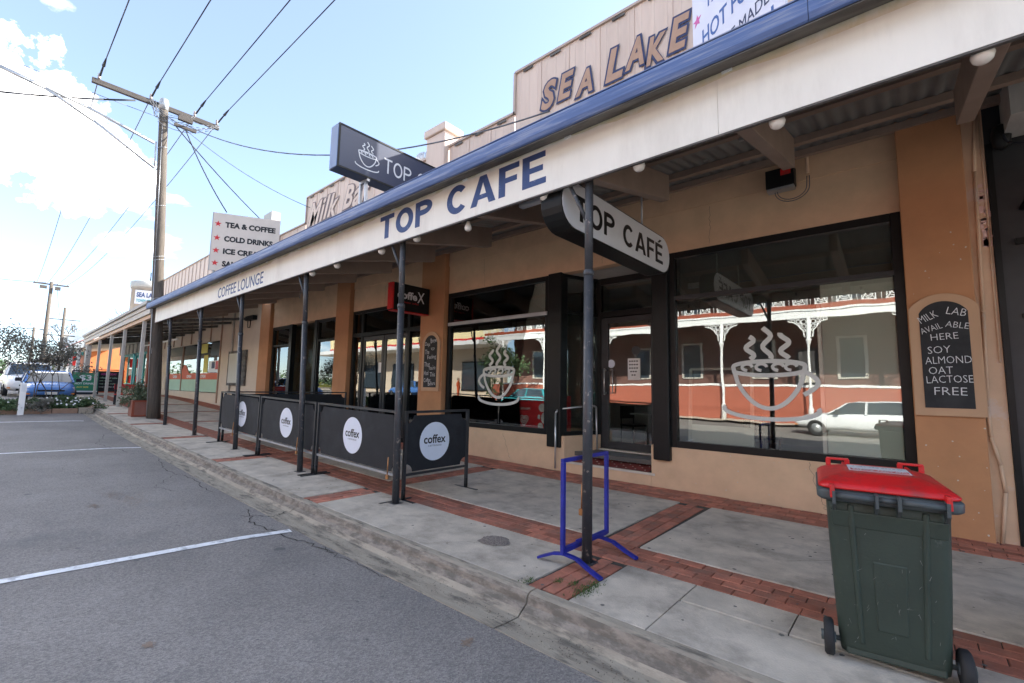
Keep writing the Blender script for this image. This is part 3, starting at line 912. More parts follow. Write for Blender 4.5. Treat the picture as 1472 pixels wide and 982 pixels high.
# above the heads
wallbox(-8.88, 0.0, 4.0, 4.72); wallbox(-8.88, 0.0, 4.72, 5.6, YW-.02)
wallbox(-13.55, -9.86, 3.98, 4.72); wallbox(-13.55, -9.86, 4.72, 5.6, YW-.02)
wallbox(-19.9, -14.45, 3.93, 4.72); wallbox(-19.9, -14.45, 4.72, 5.6, YW-.02)
wallbox(-19.9, -18.2, -.2, 1.02); wallbox(-16.0, -14.45, -.2, 1.02)
# parapet backing and body of the building
bk = MB()
bk.box(-20.9, 0.94, YW+.05, YW+.24, 5.6, 7.55)
bk.box(-20.9, -20.7, YW+.24, 22, 0, 7.2); bk.box(.70, .94, YW+.24, 22, -.3, 7.2)
bk.box(-20.9, .94, 21.8, 22, 0, 7.0)
part('brick_side_wall', bk, 'strip', cafe)
part('roof', MB().hexa([(-20.9, YW+.24, 6.9), (.94, YW+.24, 6.9), (.94, 22, 6.2), (-20.9, 22, 6.2), (-20.9, YW+.24, 6.95), (.94, YW+.24, 6.95), (.94, 22, 6.25), (-20.9, 22, 6.25)]), 'tintop', cafe)
for (a, b) in ((0.0, .61), (-9.84, -8.90), (-14.43, -13.57), (-20.9, -19.92)):
    part('pillar', MB().box(a, b, 7.50, YW+.22, g(a)-.3, 5.5), 'pillar', cafe, bevel=.012)
part('edge_strip', MB().box(.612, .80, 7.60, YW+.22, -.3, 5.5), 'strip', cafe)
rs = MB(); rg = random.Random(9)
for i in range(26):
    zz = 3.35+rg.uniform(0, .75); xx = rg.uniform(.72, .79)
    rs.box(xx-rg.uniform(.01, .03), min(xx+rg.uniform(.01, .03), .81), 7.592, 7.61, zz, zz+rg.uniform(.02, .09))
part('chipped_render', rs, 'palepink', cafe, kind='stuff')
part('conduit', MB().path([(.74, 7.58, 5.0), (.70, 7.58, 4.3), (.67, 7.58, 2.6), (.64, 7.58, 1.5), (.645, 7.575, 1.15), (.70, 7.57, .85), (.72, 7.57, .55), (.66, 7.57, -.02)], .018, 8), 'strip', cafe)
part('conduit', MB().path([(.775, 7.59, 5.0), (.775, 7.59, 3.6), (.77, 7.59, 2.0)], .010, 6), 'strip', cafe)

rg = random.Random(21)
hc = MB()
for (x0_, z0_, x1_, z1_) in ((-1.15, .66, -1.05, .25), (-2.4, 4.05, -2.38, 4.68), (-7.6, 4.02, -7.63, 4.7), (-4.4, 4.05, -4.42, 4.6), (-11.8, 4.02, -11.75, 4.6), (-6.9, .62, -6.7, .1), (-1.05, .25, -.95, .02)):
    P_ = [(x0_+(x1_-x0_)*i/12+rg.gauss(0, .012), z0_+(z1_-z0_)*i/12) for i in range(13)]
    hc.ribbon(P_, .0045, (0, YW-.0005, 0), X, Z, .001)
part('hairline_crack', hc, 'soffit', cafe, kind='stuff')
ch = MB()
for i in range(90):
    onp = rg.random() < .45
    a = rg.uniform(.02, .6) if onp else rg.choice((rg.uniform(-3.0, -.1), rg.uniform(-8.7, -5.8)))
    b = rg.uniform(.05, 3.6)**1.0 if onp else rg.uniform(.02, .64)
    rr_ = rg.uniform(.003, .012)
    ch.quad(*[(a+rr_*rg.uniform(.6, 1.3)*math.cos(2*PI*k/7), (7.50 if onp else YW)-.0012, b+rr_*rg.uniform(.6, 1.3)*math.sin(2*PI*k/7)) for k in reversed(range(7))])
part('paint_chip', ch, 'nosing', cafe, kind='stuff')

# parapet cladding sheets
def clad(x0, x1, z0, z1, y=7.60, wsh=.765):
    n = max(1, round((x1-x0)/wsh)); s = (x1-x0)/n
    for i in range(n):
        a = x0+i*s; mb = MB()
        poly = [(a, y)]
        for k in range(3):      # three shallow ribs per sheet
            c = a+s*(k+.5)/3
            poly += [(c-.030, y), (c-.018, y-.007), (c+.018, y-.007), (c+.030, y)]
        poly += [(a+s-.028, y), (a+s-.02, y-.015), (a+s-.002, y-.015)]
        pts = [(p[0], p[1]) for p in poly]
        back = [(a+s-.002, y+.02), (a, y+.02)]
        ring = pts+back
        mb.loft([[(p[0], p[1], z0) for p in ring], [(p[0], p[1], z1) for p in ring]], smooth=False)
        part('cladding_sheet', mb, 'clad', cafe)
    part('parapet_cap', MB().box(x0-.02, x1+.02, y-.05, y+.10, z1, z1+.055), 'cap', cafe)
clad(-6.67, 6.1, 5.5, 9.0)
clad(-9.0, -6.69, 5.5, 8.0)
clad(-12.6, -9.82, 5.5, 7.95)
clad(-17.35, -12.62, 5.5, 8.82)
clad(-20.9, -17.37, 5.5, 7.80)
part('parapet_edge', MB().box(-6.72, -6.66, 7.55, 7.70, 8.0, 9.02), 'cap', cafe)
part('parapet_edge', MB().box(-17.40, -17.34, 7.55, 7.70, 7.8, 8.84), 'cap', cafe)
part('parapet_pier', MB().box(-9.78, -9.02, 7.42, 7.98, 5.5, 8.42), 'clad', cafe, bevel=.02)
part('pier_cap', MB().box(-9.84, -8.96, 7.36, 8.04, 8.42, 8.64), 'clad', cafe, bevel=.03)
cp = MB()
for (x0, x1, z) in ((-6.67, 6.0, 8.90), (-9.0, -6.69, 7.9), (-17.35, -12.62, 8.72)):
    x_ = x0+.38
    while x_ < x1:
        part('cap_shadow_bar', MB().box(x_-.14, x_+.14, 7.555, 7.575, z+.03, z+.075), 'soffit', cafe); x_ += .765  # dark bars below the parapet cap, its shadow put into their colour

# hand-painted words on the parapet: dark outline with a brown fill
def painted(s, x0, w_, z0, h, fill, line, shear=.25, rise=0.0, off=.012, fat=.05, step=True):
    U = Vector((1, 0, rise)).normalized()
    n = len(s); cw = w_/n
    for i, ch in enumerate(s):
        if ch == ' ': continue
        dz = (.06*math.sin(i*2.1) if step else 0)
        hh = h*(1+.10*math.cos(i*1.7))
        O = Vector((x0+cw*i+.02, 7.572, z0+rise*cw*i+dz))
        part('painted_letter_outline', text_mesh(ch, O-X*.035-Z*.035, U, Z, cw*.96+.07, hh+.07, off=off+.055, depth=.004, shear=shear), line, cafe)
        part('painted_letter', text_mesh(ch, O-Y*.005+X*.012+Z*.008, U, Z, cw*.96-.024, hh-.016, off=off, depth=.004, shear=shear), fill, cafe)
painted('SEA', -5.93, 1.36, 7.72, .60, 'letter_brown', 'letter_navy', off=.035)
painted('LAKE', -4.32, 1.72, 7.66, .62, 'letter_brown', 'letter_navy', off=.035)
for (wd0, xx0, ww, hh) in (('Milk', -17.15, 2.3, .86), ('Bar', -14.55, 1.75, .82)):
    part('painted_word_outline', text_mesh(wd0, (xx0-.05, 7.572, 7.56), X, Z, ww+.1, hh+.08, off=.075, depth=.004, shear=.42, jitter=.03, space=1.12), 'letter_grey', cafe)
    part('painted_word', text_mesh(wd0, (xx0, 7.567, 7.60), X, Z, ww, hh, off=.028, depth=.004, shear=.42, jitter=.03, space=1.12), 'clad', cafe)

# windows -----------------------------------------------------------
def window(x0, x1, z0, z1, y, trans=(), mull=(), fw_=.10, d=.12, glassm='glass', panes_low=None, name='window'):
    fr = MB()
    fr.box(x0, x0+fw_, y, y+d, z0, z1); fr.box(x1-fw_, x1, y, y+d, z0, z1)
    fr.box(x0+fw_, x1-fw_, y+.002, y+d, z0, z0+fw_); fr.box(x0+fw_, x1-fw_, y+.002, y+d, z1-fw_, z1)
    for t in trans: fr.box(x0+fw_, x1-fw_, y+.010, y+d-.01, t-.035, t+.035)
    for q in mull: fr.box(q-.035, q+.035, y+.014, y+d-.014, z0+fw_, z1-fw_)
    o = part(name, fr, 'black', cafe, bevel=.006)
    zs = [z0+fw_]+[t for t in trans]+[z1-fw_]
    xs = [x0+fw_]+list(mull)+[x1-fw_]
    for i in range(len(zs)-1):
        for j in range(len(xs)-1):
            a = zs[i]+(.035 if i else 0); b = zs[i+1]-(.035 if i+1 < len(zs)-1 else 0)
            c = xs[j]+(.035 if j else 0); e = xs[j+1]-(.035 if j+1 < len(xs)-1 else 0)
            part('pane', MB().box(c, e, y+.055, y+.063, a, b), glassm, o)
    return o
w_right = window(-3.10, 0.0, .68, 4.0, YW-.01, trans=(3.20,), fw_=.11)
w_left = window(-8.88, -5.66, .68, 4.0, YW-.01, trans=(3.20,), fw_=.11)
part('sill_rail', MB().box(-8.84, -5.70, YW-.04, YW-.011, 3.155, 3.235), 'galv', cafe)
part('sill_rail', MB().box(-3.0, -.10, YW-.03, YW-.011, 3.165, 3.225), 'dkgrey', cafe)
part('door_post', MB().box(-3.38, -3.09, YW-.09, YW+.2, .45, 4.0), 'black', cafe, bevel=.02)
part('door_post', MB().box(-5.67, -5.33, YW-.05, YW+.2, .45, 4.02), 'black', cafe, bevel=.02)
# cup decals painted on the panes
for (cx, cz, s, fl) in ((-1.62, 1.66, .56, 1), (-7.12, 1.67, .55, -1)):
    mb = MB()
    for k, (pts, cl_) in enumerate(cup_strokes(cx, cz, s, fl)):
        mb.ribbon(pts, .062 if k < 4 else (.07 if k < 7 else .045), (0, YW+.040-.0015*k, 0), X, Z, .001, cl_)
    part('cup_decal', mb, 'frost', w_right if cx > -3 else w_left)

# recessed entry
YD = 8.55
e = MB()
e.hexa([(-5.34, YW, -.3), (-5.26, YW, -.3), (-4.97, YD, -.3), (-5.05, YD, -.3), (-5.34, YW, .68), (-5.26, YW, .68), (-4.97, YD, .68), (-5.05, YD, .68)])
e.hexa([(-3.45, YW, -.3), (-3.37, YW, -.3), (-3.60, YD, -.3), (-3.70, YD, -.3), (-3.45, YW, .68), (-3.37, YW, .68), (-3.60, YD, .68), (-3.70, YD, .68)])
e.box(-5.255, -3.455, YW+.002, YW+.02, -.3, .165)
part('entry_wall', e, 'wall', cafe)
part('step', MB().hexa([(-5.30, YW+.02, -.2), (-3.40, YW+.02, -.2), (-3.62, YD, -.2), (-5.02, YD, -.2), (-5.30, YW+.02, .185), (-3.40, YW+.02, .185), (-3.62, YD, .365), (-5.02, YD, .365)]), 'sub', cafe)
part('step_nosing', MB().box(-5.32, -3.39, YW-.015, YW+.045, .165, .205), 'nosing', cafe, bevel=.006)
part('threshold', MB().box(-5.02, -3.62, YD-.05, YD+.06, .34, .405), 'nosing', cafe, bevel=.005)
entry_floor = part('tile_bed', MB().hexa([(-5.28, YW+.045, .17), (-3.42, YW+.045, .17), (-3.62, YD-.05, .34), (-5.02, YD-.05, .34), (-5.28, YW+.045, .191), (-3.42, YW+.045, .191), (-3.62, YD-.05, .361), (-5.02, YD-.05, .361)]), 'sub', cafe)
tm = MB().box(-.044, .044, -.044, .044, -.006, 0).mesh('tile'); tm.materials.append(M['tile'])
dm = MB().prism(disc_poly(0, 0, .017, n=4), (0, 0, .0035), X, Y, .004).mesh('tile_dot'); dm.materials.append(M['tiledot'])
org = Vector(cafe['_o']); slp = math.atan(.18/.82)
ny, nx_ = 8, 17
for iy in range(ny):
    yy = YW+.09+iy*.094*math.cos(slp)
    t = (yy-YW)/(YD-YW)
    xa, xb = -5.27+.24*t+.05, -3.43-.18*t-.05
    for ix in range(nx_+3):
        xx = -5.25+ix*.0925+(.0 if iy % 2 else .0)
        if not (xa < xx < xb): continue
        zz = .196+.17*(yy-YW-.045)/(YD-YW-.095)
        o = D.objects.new('tile', tm); COL.objects.link(o); o.parent = entry_floor
        o.location = Vector((xx, yy, zz))-org; o.rotation_euler = (slp, 0, 0)
        if (ix+iy) % 2:
            o = D.objects.new('tile_dot', dm); COL.objects.link(o); o.parent = entry_floor
            o.location = Vector((xx+.046, yy+.046, zz+.009))-org; o.rotation_euler = (slp, 0, 0)
# splayed side glazing
splay_frames = []
def splay(xa, xb):
    sf = MB()
    sf.bar((xa, YW+.1, .72), (xb, YD, .72), .07, .08); sf.bar((xa, YW+.1, 3.98), (xb, YD, 3.98), .07, .08); sf.bar((xa, YW+.1, 3.2), (xb, YD, 3.2), .06, .06)
    sf.bar((xa, YW+.1, .72), (xa, YW+.1, 3.98), .05, .05)
    splay_frames.append(part('side_frame', sf, 'black', cafe))

splay(-5.36, -5.06); splay(-3.40, -3.62)
side_frame = splay_frames[0]
part('pane', MB().hexa([(-5.38, YW+.1, .75), (-5.372, YW+.1, .75), (-5.052, YD, .75), (-5.06, YD, .75), (-5.38, YW+.1, 3.95), (-5.372, YW+.1, 3.95), (-5.052, YD, 3.95), (-5.06, YD, 3.95)]), 'glass', side_frame)
part('pane', MB().hexa([(-3.39, YW+.1, .75), (-3.382, YW+.1, .75), (-3.622, YD, .75), (-3.63, YD, .75), (-3.39, YW+.1, 3.95), (-3.382, YW+.1, 3.95), (-3.622, YD, 3.95), (-3.63, YD, 3.95)]), 'glass', side_frame)
part('entry_soffit', MB().box(-5.33, -3.38, YW+.2, YD+.1, 4.0, 4.03), 'greysheet', cafe)
# door frame, door and transom
df = MB()
df.box(-5.12, -4.97, YD, YD+.12, .36, 4.0); df.box(-3.70, -3.56, YD, YD+.12, .36, 4.0)
df.box(-4.97, -3.70, YD+.002, YD+.12, 3.15, 3.27); df.box(-4.97, -3.70, YD+.002, YD+.12, 3.86, 4.0)
dfo = part('door_frame', df, 'black', cafe, bevel=.006)
part('pane', MB().box(-4.97, -3.70, YD+.05, YD+.058, 3.27, 3.86), 'glass', dfo)
dl = MB()
dl.box(-4.965, -4.80, YD+.02, YD+.075, .41, 3.14); dl.box(-3.86, -3.705, YD+.02, YD+.075, .41, 3.14)
dl.box(-4.80, -3.86, YD+.022, YD+.073, .41, .56); dl.box(-4.80, -3.86, YD+.022, YD+.073, 3.02, 3.14)
door = part('door', dl, 'dkgrey', cafe, bevel=.006)
part('pane', MB().box(-4.80, -3.86, YD+.045, YD+.053, .56, 3.02), 'glass', door)
hd = MB()
for s in (0,):
    hd.path([(-4.85, YD+.02, 1.55), (-4.85, YD-.06, 1.52), (-4.85, YD-.06, 2.05), (-4.85, YD+.02, 2.02)], .014, 8)
    hd.path([(-4.76, YD+.03, 1.55), (-4.68, YD-.02, 1.55), (-4.68, YD-.02, 2.03), (-4.76, YD+.03, 2.03)], .012, 8)
part('door_handle', hd, 'chrome', door)
nb = part('notice', MB().box(-4.36, -4.09, YD+.036, YD+.040, 1.82, 2.26), 'white', door)
part('round_sticker', MB().prism(disc_poly(0, 0, .085), (-4.74, YD+.036, 2.16), X, Z, .003), 'decalwhite', door)
nl = MB()
for r in range(5):
    for q in range((4, 4, 4, 3, 2)[r]):
        xx = -4.225-(4, 4, 4, 3, 2)[r]*.026+q*.052
        nl.box(xx, xx+.034, YD+.034, YD+.0355, 2.19-r*.07, 2.215-r*.07)
part('notice_print', nl, 'letter_black', door)
part('round_sticker', MB().prism(disc_poly(0, 0, .09), (-4.18, YD+.0365, 2.42), X, Z, .002), 'dkgrey', door)
# handrail at the step
part('handrail', MB().path([(-5.42, 7.56, .05), (-5.42, 7.56, 1.13), (-5.40, 7.60, 1.19), (-5.34, 7.68, 1.22), (-5.03, 8.36, 1.28), (-5.0, 8.42, 1.25), (-4.99, 8.44, .33)], .018, 10), 'chrome', cafe)

# double-door bay
wd = MB()
x0, x1, zt = -13.55, -9.86, 3.98
wd.box(x0, x0+.10, YW, YW+.12, .0, zt); wd.box(x1-.10, x1, YW, YW+.12, 0, zt)
wd.box(x0+.1, x1-.1, YW+.002, YW+.12, zt-.1, zt); wd.box(x0+.1, x1-.1, YW+.002, YW+.12, 3.14, 3.26)
for q in (-12.98, -10.55): wd.box(q-.06, q+.06, YW+.004, YW+.118, .1, 3.98)
wd.box(x0+.1, x1-.1, YW+.005, YW+.1, .06, .2)
dd = part('entry_screen', wd, 'black', cafe, bevel=.006)
for a, b in ((x0+.1, -13.04), (-12.92, -10.61), (-10.49, x1-.1)):
    part('pane', MB().box(a, b, YW+.055, YW+.063, 3.26, zt-.1), 'glass_dark', dd)
for a, b in ((x0+.1, -13.04), (-10.49, x1-.1)):
    part('pane', MB().box(a, b, YW+.055, YW+.063, .2, 3.14), 'glass', dd)
for a, b in ((-12.91, -11.78), (-11.75, -10.62)):
    dr = MB()
    dr.box(a, a+.1, YW+.03, YW+.08, .21, 3.12); dr.box(b-.1, b, YW+.03, YW+.08, .21, 3.12)
    dr.box(a+.1, b-.1, YW+.032, YW+.078, .21, .34); dr.box(a+.1, b-.1, YW+.032, YW+.078, 3.0, 3.12)
    d_ = part('door', dr, 'dkgrey', cafe)
    part('pane', MB().box(a+.1, b-.1, YW+.05, YW+.058, .34, 3.0), 'glass', d_)
part('white_notice', MB().box(-12.0, -11.86, YW+.024, YW+.029, 2.0, 2.3), 'white', cafe)
part('white_panel', MB().box(-11.62, -10.75, YW+.12, YW+.14, .25, 1.62), 'screen', cafe)
part('white_panel', MB().box(-12.3, -11.95, YW+.12, YW+.14, .25, 1.58), 'screen', cafe)

# far shopfront of the cafe with its recessed door
window(-19.88, -18.20, 1.02, 3.93, YW, trans=(3.15,), fw_=.12)
window(-15.98, -14.47, 1.02, 3.93, YW, trans=(3.18,), fw_=.10)
fx = MB()
fx.box(-18.22, -18.02, YW-.02, YW+.15, .3, 3.93); fx.box(-16.16, -15.96, YW-.02, YW+.15, .2, 3.93)
fx.box(-18.0, -17.85, 8.62, 8.74, .3, 3.9); fx.box(-16.4, -16.25, 8.62, 8.74, .3, 3.9)
fx.box(-17.85, -16.4, 8.62, 8.74, 3.05, 3.2); fx.box(-17.17, -17.07, 8.63, 8.73, .3, 3.05); fx.box(-17.85, -16.4, 8.62, 8.74, 3.78, 3.9)
rf = part('recess_frame', fx, 'black', cafe)
part('pane', MB().box(-17.85, -16.4, 8.67, 8.68, .3, 3.8), 'glass', rf)
part('pane', MB().box(-18.03, -18.02, YW+.15, 8.62, 1.0, 3.9), 'glass', rf)
part('pane', MB().box(-16.17, -16.16, YW+.15, 8.62, 1.0, 3.9), 'glass', rf)
gr = MB()
for k in range(14):
    x_ = -18.0+k*.13
    gr.tube((x_, 8.5, .4), (x_, 8.5, 2.3+.12*math.sin(k*.45)), .011, n=6)
for z_ in (.6, 1.4, 2.0): gr.tube((-18.0, 8.5, z_), (-16.3, 8.5, z_), .012, n=6)
part('security_gate', gr, 'black', cafe)

# interior
it = MB()
it.box(-20.7, .7, YW+.25, 13.0, .30, .38)
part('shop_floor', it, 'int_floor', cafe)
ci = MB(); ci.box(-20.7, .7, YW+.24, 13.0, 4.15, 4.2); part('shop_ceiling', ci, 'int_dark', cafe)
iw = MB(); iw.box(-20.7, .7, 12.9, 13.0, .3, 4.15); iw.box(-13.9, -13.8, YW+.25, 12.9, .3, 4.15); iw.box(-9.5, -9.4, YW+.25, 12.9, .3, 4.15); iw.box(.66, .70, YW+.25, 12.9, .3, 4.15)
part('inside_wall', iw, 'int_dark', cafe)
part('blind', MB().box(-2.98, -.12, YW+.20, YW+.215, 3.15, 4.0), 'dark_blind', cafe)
bl = MB(); bl.box(-8.76, -5.78, YW+.13, YW+.145, 3.22, 4.0)
part('blind', bl, 'blind', cafe)
part('pale_film', MB().box(-.92, -.12, YW+.058, YW+.062, .80, 3.155), 'screen', w_right)
part('screen_post', MB().box(-.99, -.94, YW+.17, YW+.22, .7, 2.9), 'chrome', cafe)

def simple_table(x, y, z, label):
    t = thing('cafe_table', (x, y, z), label, 'table')
    part('tabletop', MB().box(x-.35, x+.35, y-.35, y+.35, z+.72, z+.75), 'int_dark', t)
    part('pedestal', MB().tube((x, y, z), (x, y, z+.72), .035), 'black', t)
    part('foot', MB().box(x-.22, x+.22, y-.22, y+.22, z, z+.03), 'black', t)
def simple_chair(x, y, z, label, rz):
    t = thing('cafe_chair', (x, y, z), label, 'chair', None, rz)
    part('seat', MB().box(-.2, .2, -.2, .2, .44, .48), 'black', t)
    part('backrest', MB().box(-.2, .2, .18, .21, .60, .88), 'black', t)
    for a in (-.18, .18):
        for b in (-.18, .19):
            part('leg', MB().tube((a, b, 0), (a, b, .46 if b < 0 else .88), .013, n=6), 'black', t)
simple_table(-4.25, 9.5, .38, 'black cafe table inside behind the glass door')
simple_chair(-4.75, 9.6, .38, 'black chair left of the table inside the glass door', 1.2)
simple_table(-5.9, 9.4, .38, 'black cafe table inside near the left splayed pane')
simple_chair(-2.0, 8.9, .38, 'black chair inside behind the cup decal of the right window', 2.6)
# red ice cream freezer behind the left window
fz = thing('ice_cream_freezer', (-6.6, 8.6, .38), 'red ice cream freezer with white heart swirl behind the left window', 'freezer')
part('cabinet', MB().box(-7.85, -5.80, 7.98, 8.7, .42, 1.46), 'freezer_red', fz, bevel=.03)
part('black_panel', MB().box(-7.70, -7.10, 7.96, 7.978, .5, 1.36), 'black', fz)
hm = MB()
for k, sc in enumerate((1.0, .62, .3)):
    pts = []
    for i in range(25):
        t = 2*PI*i/24
        pts.append((-6.58+sc*.12*(math.sin(t)**3), .92+sc*.11*(math.cos(t)-.35*math.cos(2*t)-.12*math.cos(3*t))))
    hm.ribbon(pts, .02, (0, 7.972-.001*k, 0), X, Z, .001)
part('heart_swirl', hm, 'white', fz)
text(fz, 'SHARE HAPPY', (-6.76, 7.974, 1.14), X, Z, .36, .05, 'white', depth=.002)
text(fz, 'TODAY', (-6.67, 7.974, .70), X, Z, .18, .04, 'white', depth=.002)
cw = MB()
for (a, b, ra, rb_) in ((-6.07, 1.2, .10, .09), (-6.02, .98, .08, .12), (-6.12, .8, .07, .08), (-6.0, .62, .09, .10), (-6.16, 1.0, .035, .05)):
    cw.prism(disc_poly(a, b, ra, rb_, 20), (0, 7.973-.001*len(cw.f)/50, 0), X, Z, .002)
part('cow_print', cw, 'white', fz)
# low bench shelf seen through the right window
sb = thing('display_board', (-2.55, 8.1, .38), 'leaning white framed board inside the right window', 'board')
part('board_frame', MB().bar((-2.93, 8.05, .75), (-2.93, 8.15, 2.0), .05, .04).bar((-1.95, 8.05, .75), (-1.95, 8.15, 2.0), .05, .04).bar((-2.93, 8.15, 2.0), (-1.95, 8.15, 2.0), .05, .04), 'screen', sb)
part('board_panel', MB().hexa([(-2.93, 8.06, .72), (-1.95, 8.06, .72), (-1.95, 8.08, .72), (-2.93, 8.08, .72), (-2.93, 8.08, 1.05), (-1.95, 8.08, 1.05), (-1.95, 8.1, 1.05), (-2.93, 8.1, 1.05)]), 'screen', sb)

# power adaptor box on the wall with cable loops
eb = thing('meter_box', (-1.31, 7.55, 4.62), 'small black and red electrical box on the wall above the right window', 'electrical box')
part('housing', MB().box(-1.50, -1.13, 7.42, 7.60, 4.64, 4.92), 'black', eb, bevel=.01)
part('red_label', MB().box(-1.30, -1.17, 7.414, 7.419, 4.80, 4.89), 'red', eb)
part('terminal_strip', MB().box(-1.49, -1.14, 7.44, 7.58, 4.60, 4.638), 'galv', eb)
cbm = MB()
for k, r in enumerate((.17, .20)):
    cbm.path([(-1.18+r*math.cos(t)*1.1, 7.52+.01*k, 4.60+r*math.sin(t)*.9) for t in [PI+PI*i/12 for i in range(13)]]+[(-.99+.03*k, 7.55, 4.75)], .006, 6)
part('cable', cbm, 'wiregrey', eb)
part('conduit', MB().tube((-.98, 7.56, 4.80), (-.98, 7.56, 5.3), .022), 'strip', eb)
# second small box by the far pillar
eb2 = thing('meter_box', (-22.3, 7.5, 4.6), 'small dark electrical box with hanging cables by the far pillar', 'electrical box')
part('housing', MB().box(-22.6, -21.7, 7.45, 7.63, 4.42, 4.62), 'black', eb2)
part('cable', MB().path([(-22.4, 7.5, 4.42), (-22.35, 7.5, 4.1), (-22.1, 7.5, 4.1), (-22.05, 7.5, 4.42)], .02, 6), 'black', eb2)

# roof ventilator behind the roof sign
vt = thing('roof_ventilator', (-12.0, 9.2, 6.8), 'round whirling metal ventilator on the roof behind the roof sign', 'ventilator')
part('shaft', MB().tube((-12.0, 9.2, 6.8), (-12.0, 9.2, 8.95), .25, n=20), 'galv', vt)
vm = MB()
for i in range(28):
    t = 2*PI*i/28
    pr = [(.26, 0), (.42, .12), (.46, .26), (.38, .42), (.2, .52)]
    vm.loft([[(-12.0+r*math.cos(t+dt), 9.2+r*math.sin(t+dt), 8.95+h) for r, h in pr] for dt in (0, .17)], closed=False, caps=False)
part('vanes', vm, 'galv', vt)

# ------------------------------------------------------------------ verandah of the cafe
ver = thing('verandah', (-7, 3.8, 0), 'long street verandah with white fascia, blue gutter and slim dark pipe posts', 'verandah')
VX0, VX1 = -20.1, 6.6
RZ = lambda y: 4.28+.215*(y-3.6)
fj = [-20.1, -17.7, -15.3, -12.9, -9.7, -6.55, -3.9, -1.08, 1.5, 4.0, 6.6]
boards = []
for a, b in zip(fj, fj[1:]):
    boards.append(part('fascia_board', MB().box(a+.0015, b-.0015, 3.735, 3.765, 3.69, 4.225), 'fascia', ver))
part('fascia_trim', MB().box(VX0, VX1, 3.738, 3.768, 3.675, 3.689), 'soffit', ver)
# rust-yellow run-off under the gutter, ragged lower edge
ym = MB(); rg = random.Random(31); x = VX0
prev = .03
while x < VX1:
    nx2 = x+rg.uniform(.04, .16); d = max(.012, min(.085, prev+rg.uniform(-.02, .02)))
    ym.quad((x, 3.7335, 4.225-prev), (nx2, 3.7335, 4.225-d), (nx2, 3.7335, 4.225), (x, 3.7335, 4.225))
    prev = d; x = nx2
part('runoff_stain', ym, 'stain', ver)
def gut(x0, x1):
    pr = [(3.76, 4.228), (3.60, 4.226), (3.50, 4.15), (3.485, 4.16), (3.47, 4.20), (3.478, 4.30), (3.49, 4.335), (3.52, 4.345), (3.53, 4.32), (3.53, 4.22), (3.76, 4.26)]
    return MB().loft([[(x0, y, z) for y, z in pr], [(x1, y, z) for y, z in pr]], smooth=False)
gx = [VX0-.15, -16.1, -12.2, -8.2, -4.3, -.4, 3.5, VX1]
for a, b in zip(gx, gx[1:]):
    part('gutter', gut(a, b-.004), 'gutter', ver)
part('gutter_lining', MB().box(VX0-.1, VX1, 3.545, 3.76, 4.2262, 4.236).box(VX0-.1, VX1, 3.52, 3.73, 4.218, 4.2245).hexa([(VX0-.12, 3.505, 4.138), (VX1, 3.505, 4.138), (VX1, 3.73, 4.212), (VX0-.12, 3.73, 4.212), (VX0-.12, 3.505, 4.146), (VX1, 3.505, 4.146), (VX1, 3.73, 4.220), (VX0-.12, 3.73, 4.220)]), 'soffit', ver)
br = MB()
x = -19.6
while x < 6:
    part('gutter_bracket', MB().box(x-.04, x+.04, 3.72, 3.734, 4.19, 4.222), 'white', ver); x += 1.55
# blue rolled edge flashing over the gutter
part('edge_flashing', MB().hexa([(VX0-.1, 3.49, 4.346), (VX1, 3.49, 4.346), (VX1, 3.95, 4.45), (VX0-.1, 3.95, 4.45), (VX0-.1, 3.49, 4.356), (VX1, 3.49, 4.356), (VX1, 3.95, 4.46), (VX0-.1, 3.95, 4.46)]), 'gutter', ver)
# corrugated roof: real waves
rm = MB(); step_ = .038; n = int((VX1-VX0)/step_)
for i in range(n+1):
    xx = VX0+i*step_; dz = .017*math.sin(i*PI/2)
    rm.v += [(xx, 3.58, RZ(3.58)+dz+.02), (xx, YW-.03, RZ(YW)+dz+.02)]
for i in range(n):
    rm.f.append((2*i, 2*i+2, 2*i+3, 2*i+1)); rm.s.append(True)
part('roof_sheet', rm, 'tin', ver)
for bx_ in (-19.3, -17.9, -16.4, -14.9, -13.3, -11.8, -10.2, -8.7, -7.2, -5.62, -3.95, -2.36, -.92, .5, 2.0, 3.5, 5.0):
    part('rafter', MB().hexa([(bx_-.06, 3.80, 3.71), (bx_+.06, 3.80, 3.71), (bx_+.06, 5.75, 4.13), (bx_-.06, 5.75, 4.13), (bx_-.06, 3.80, 4.06), (bx_+.06, 3.80, 4.06), (bx_+.06, 5.75, 4.48), (bx_-.06, 5.75, 4.48)]), 'beam', ver, bevel=.006)
for yy in (4.45, 5.6, 6.75, 7.5):
    part('purlin', MB().box(VX0, VX1, yy-.045, yy+.045, RZ(yy)-.085, RZ(yy)+.005), 'beam', ver)
part('front_beam', MB().box(VX0, VX1, 3.775, 3.86, 3.85, 4.20), 'beam', ver)
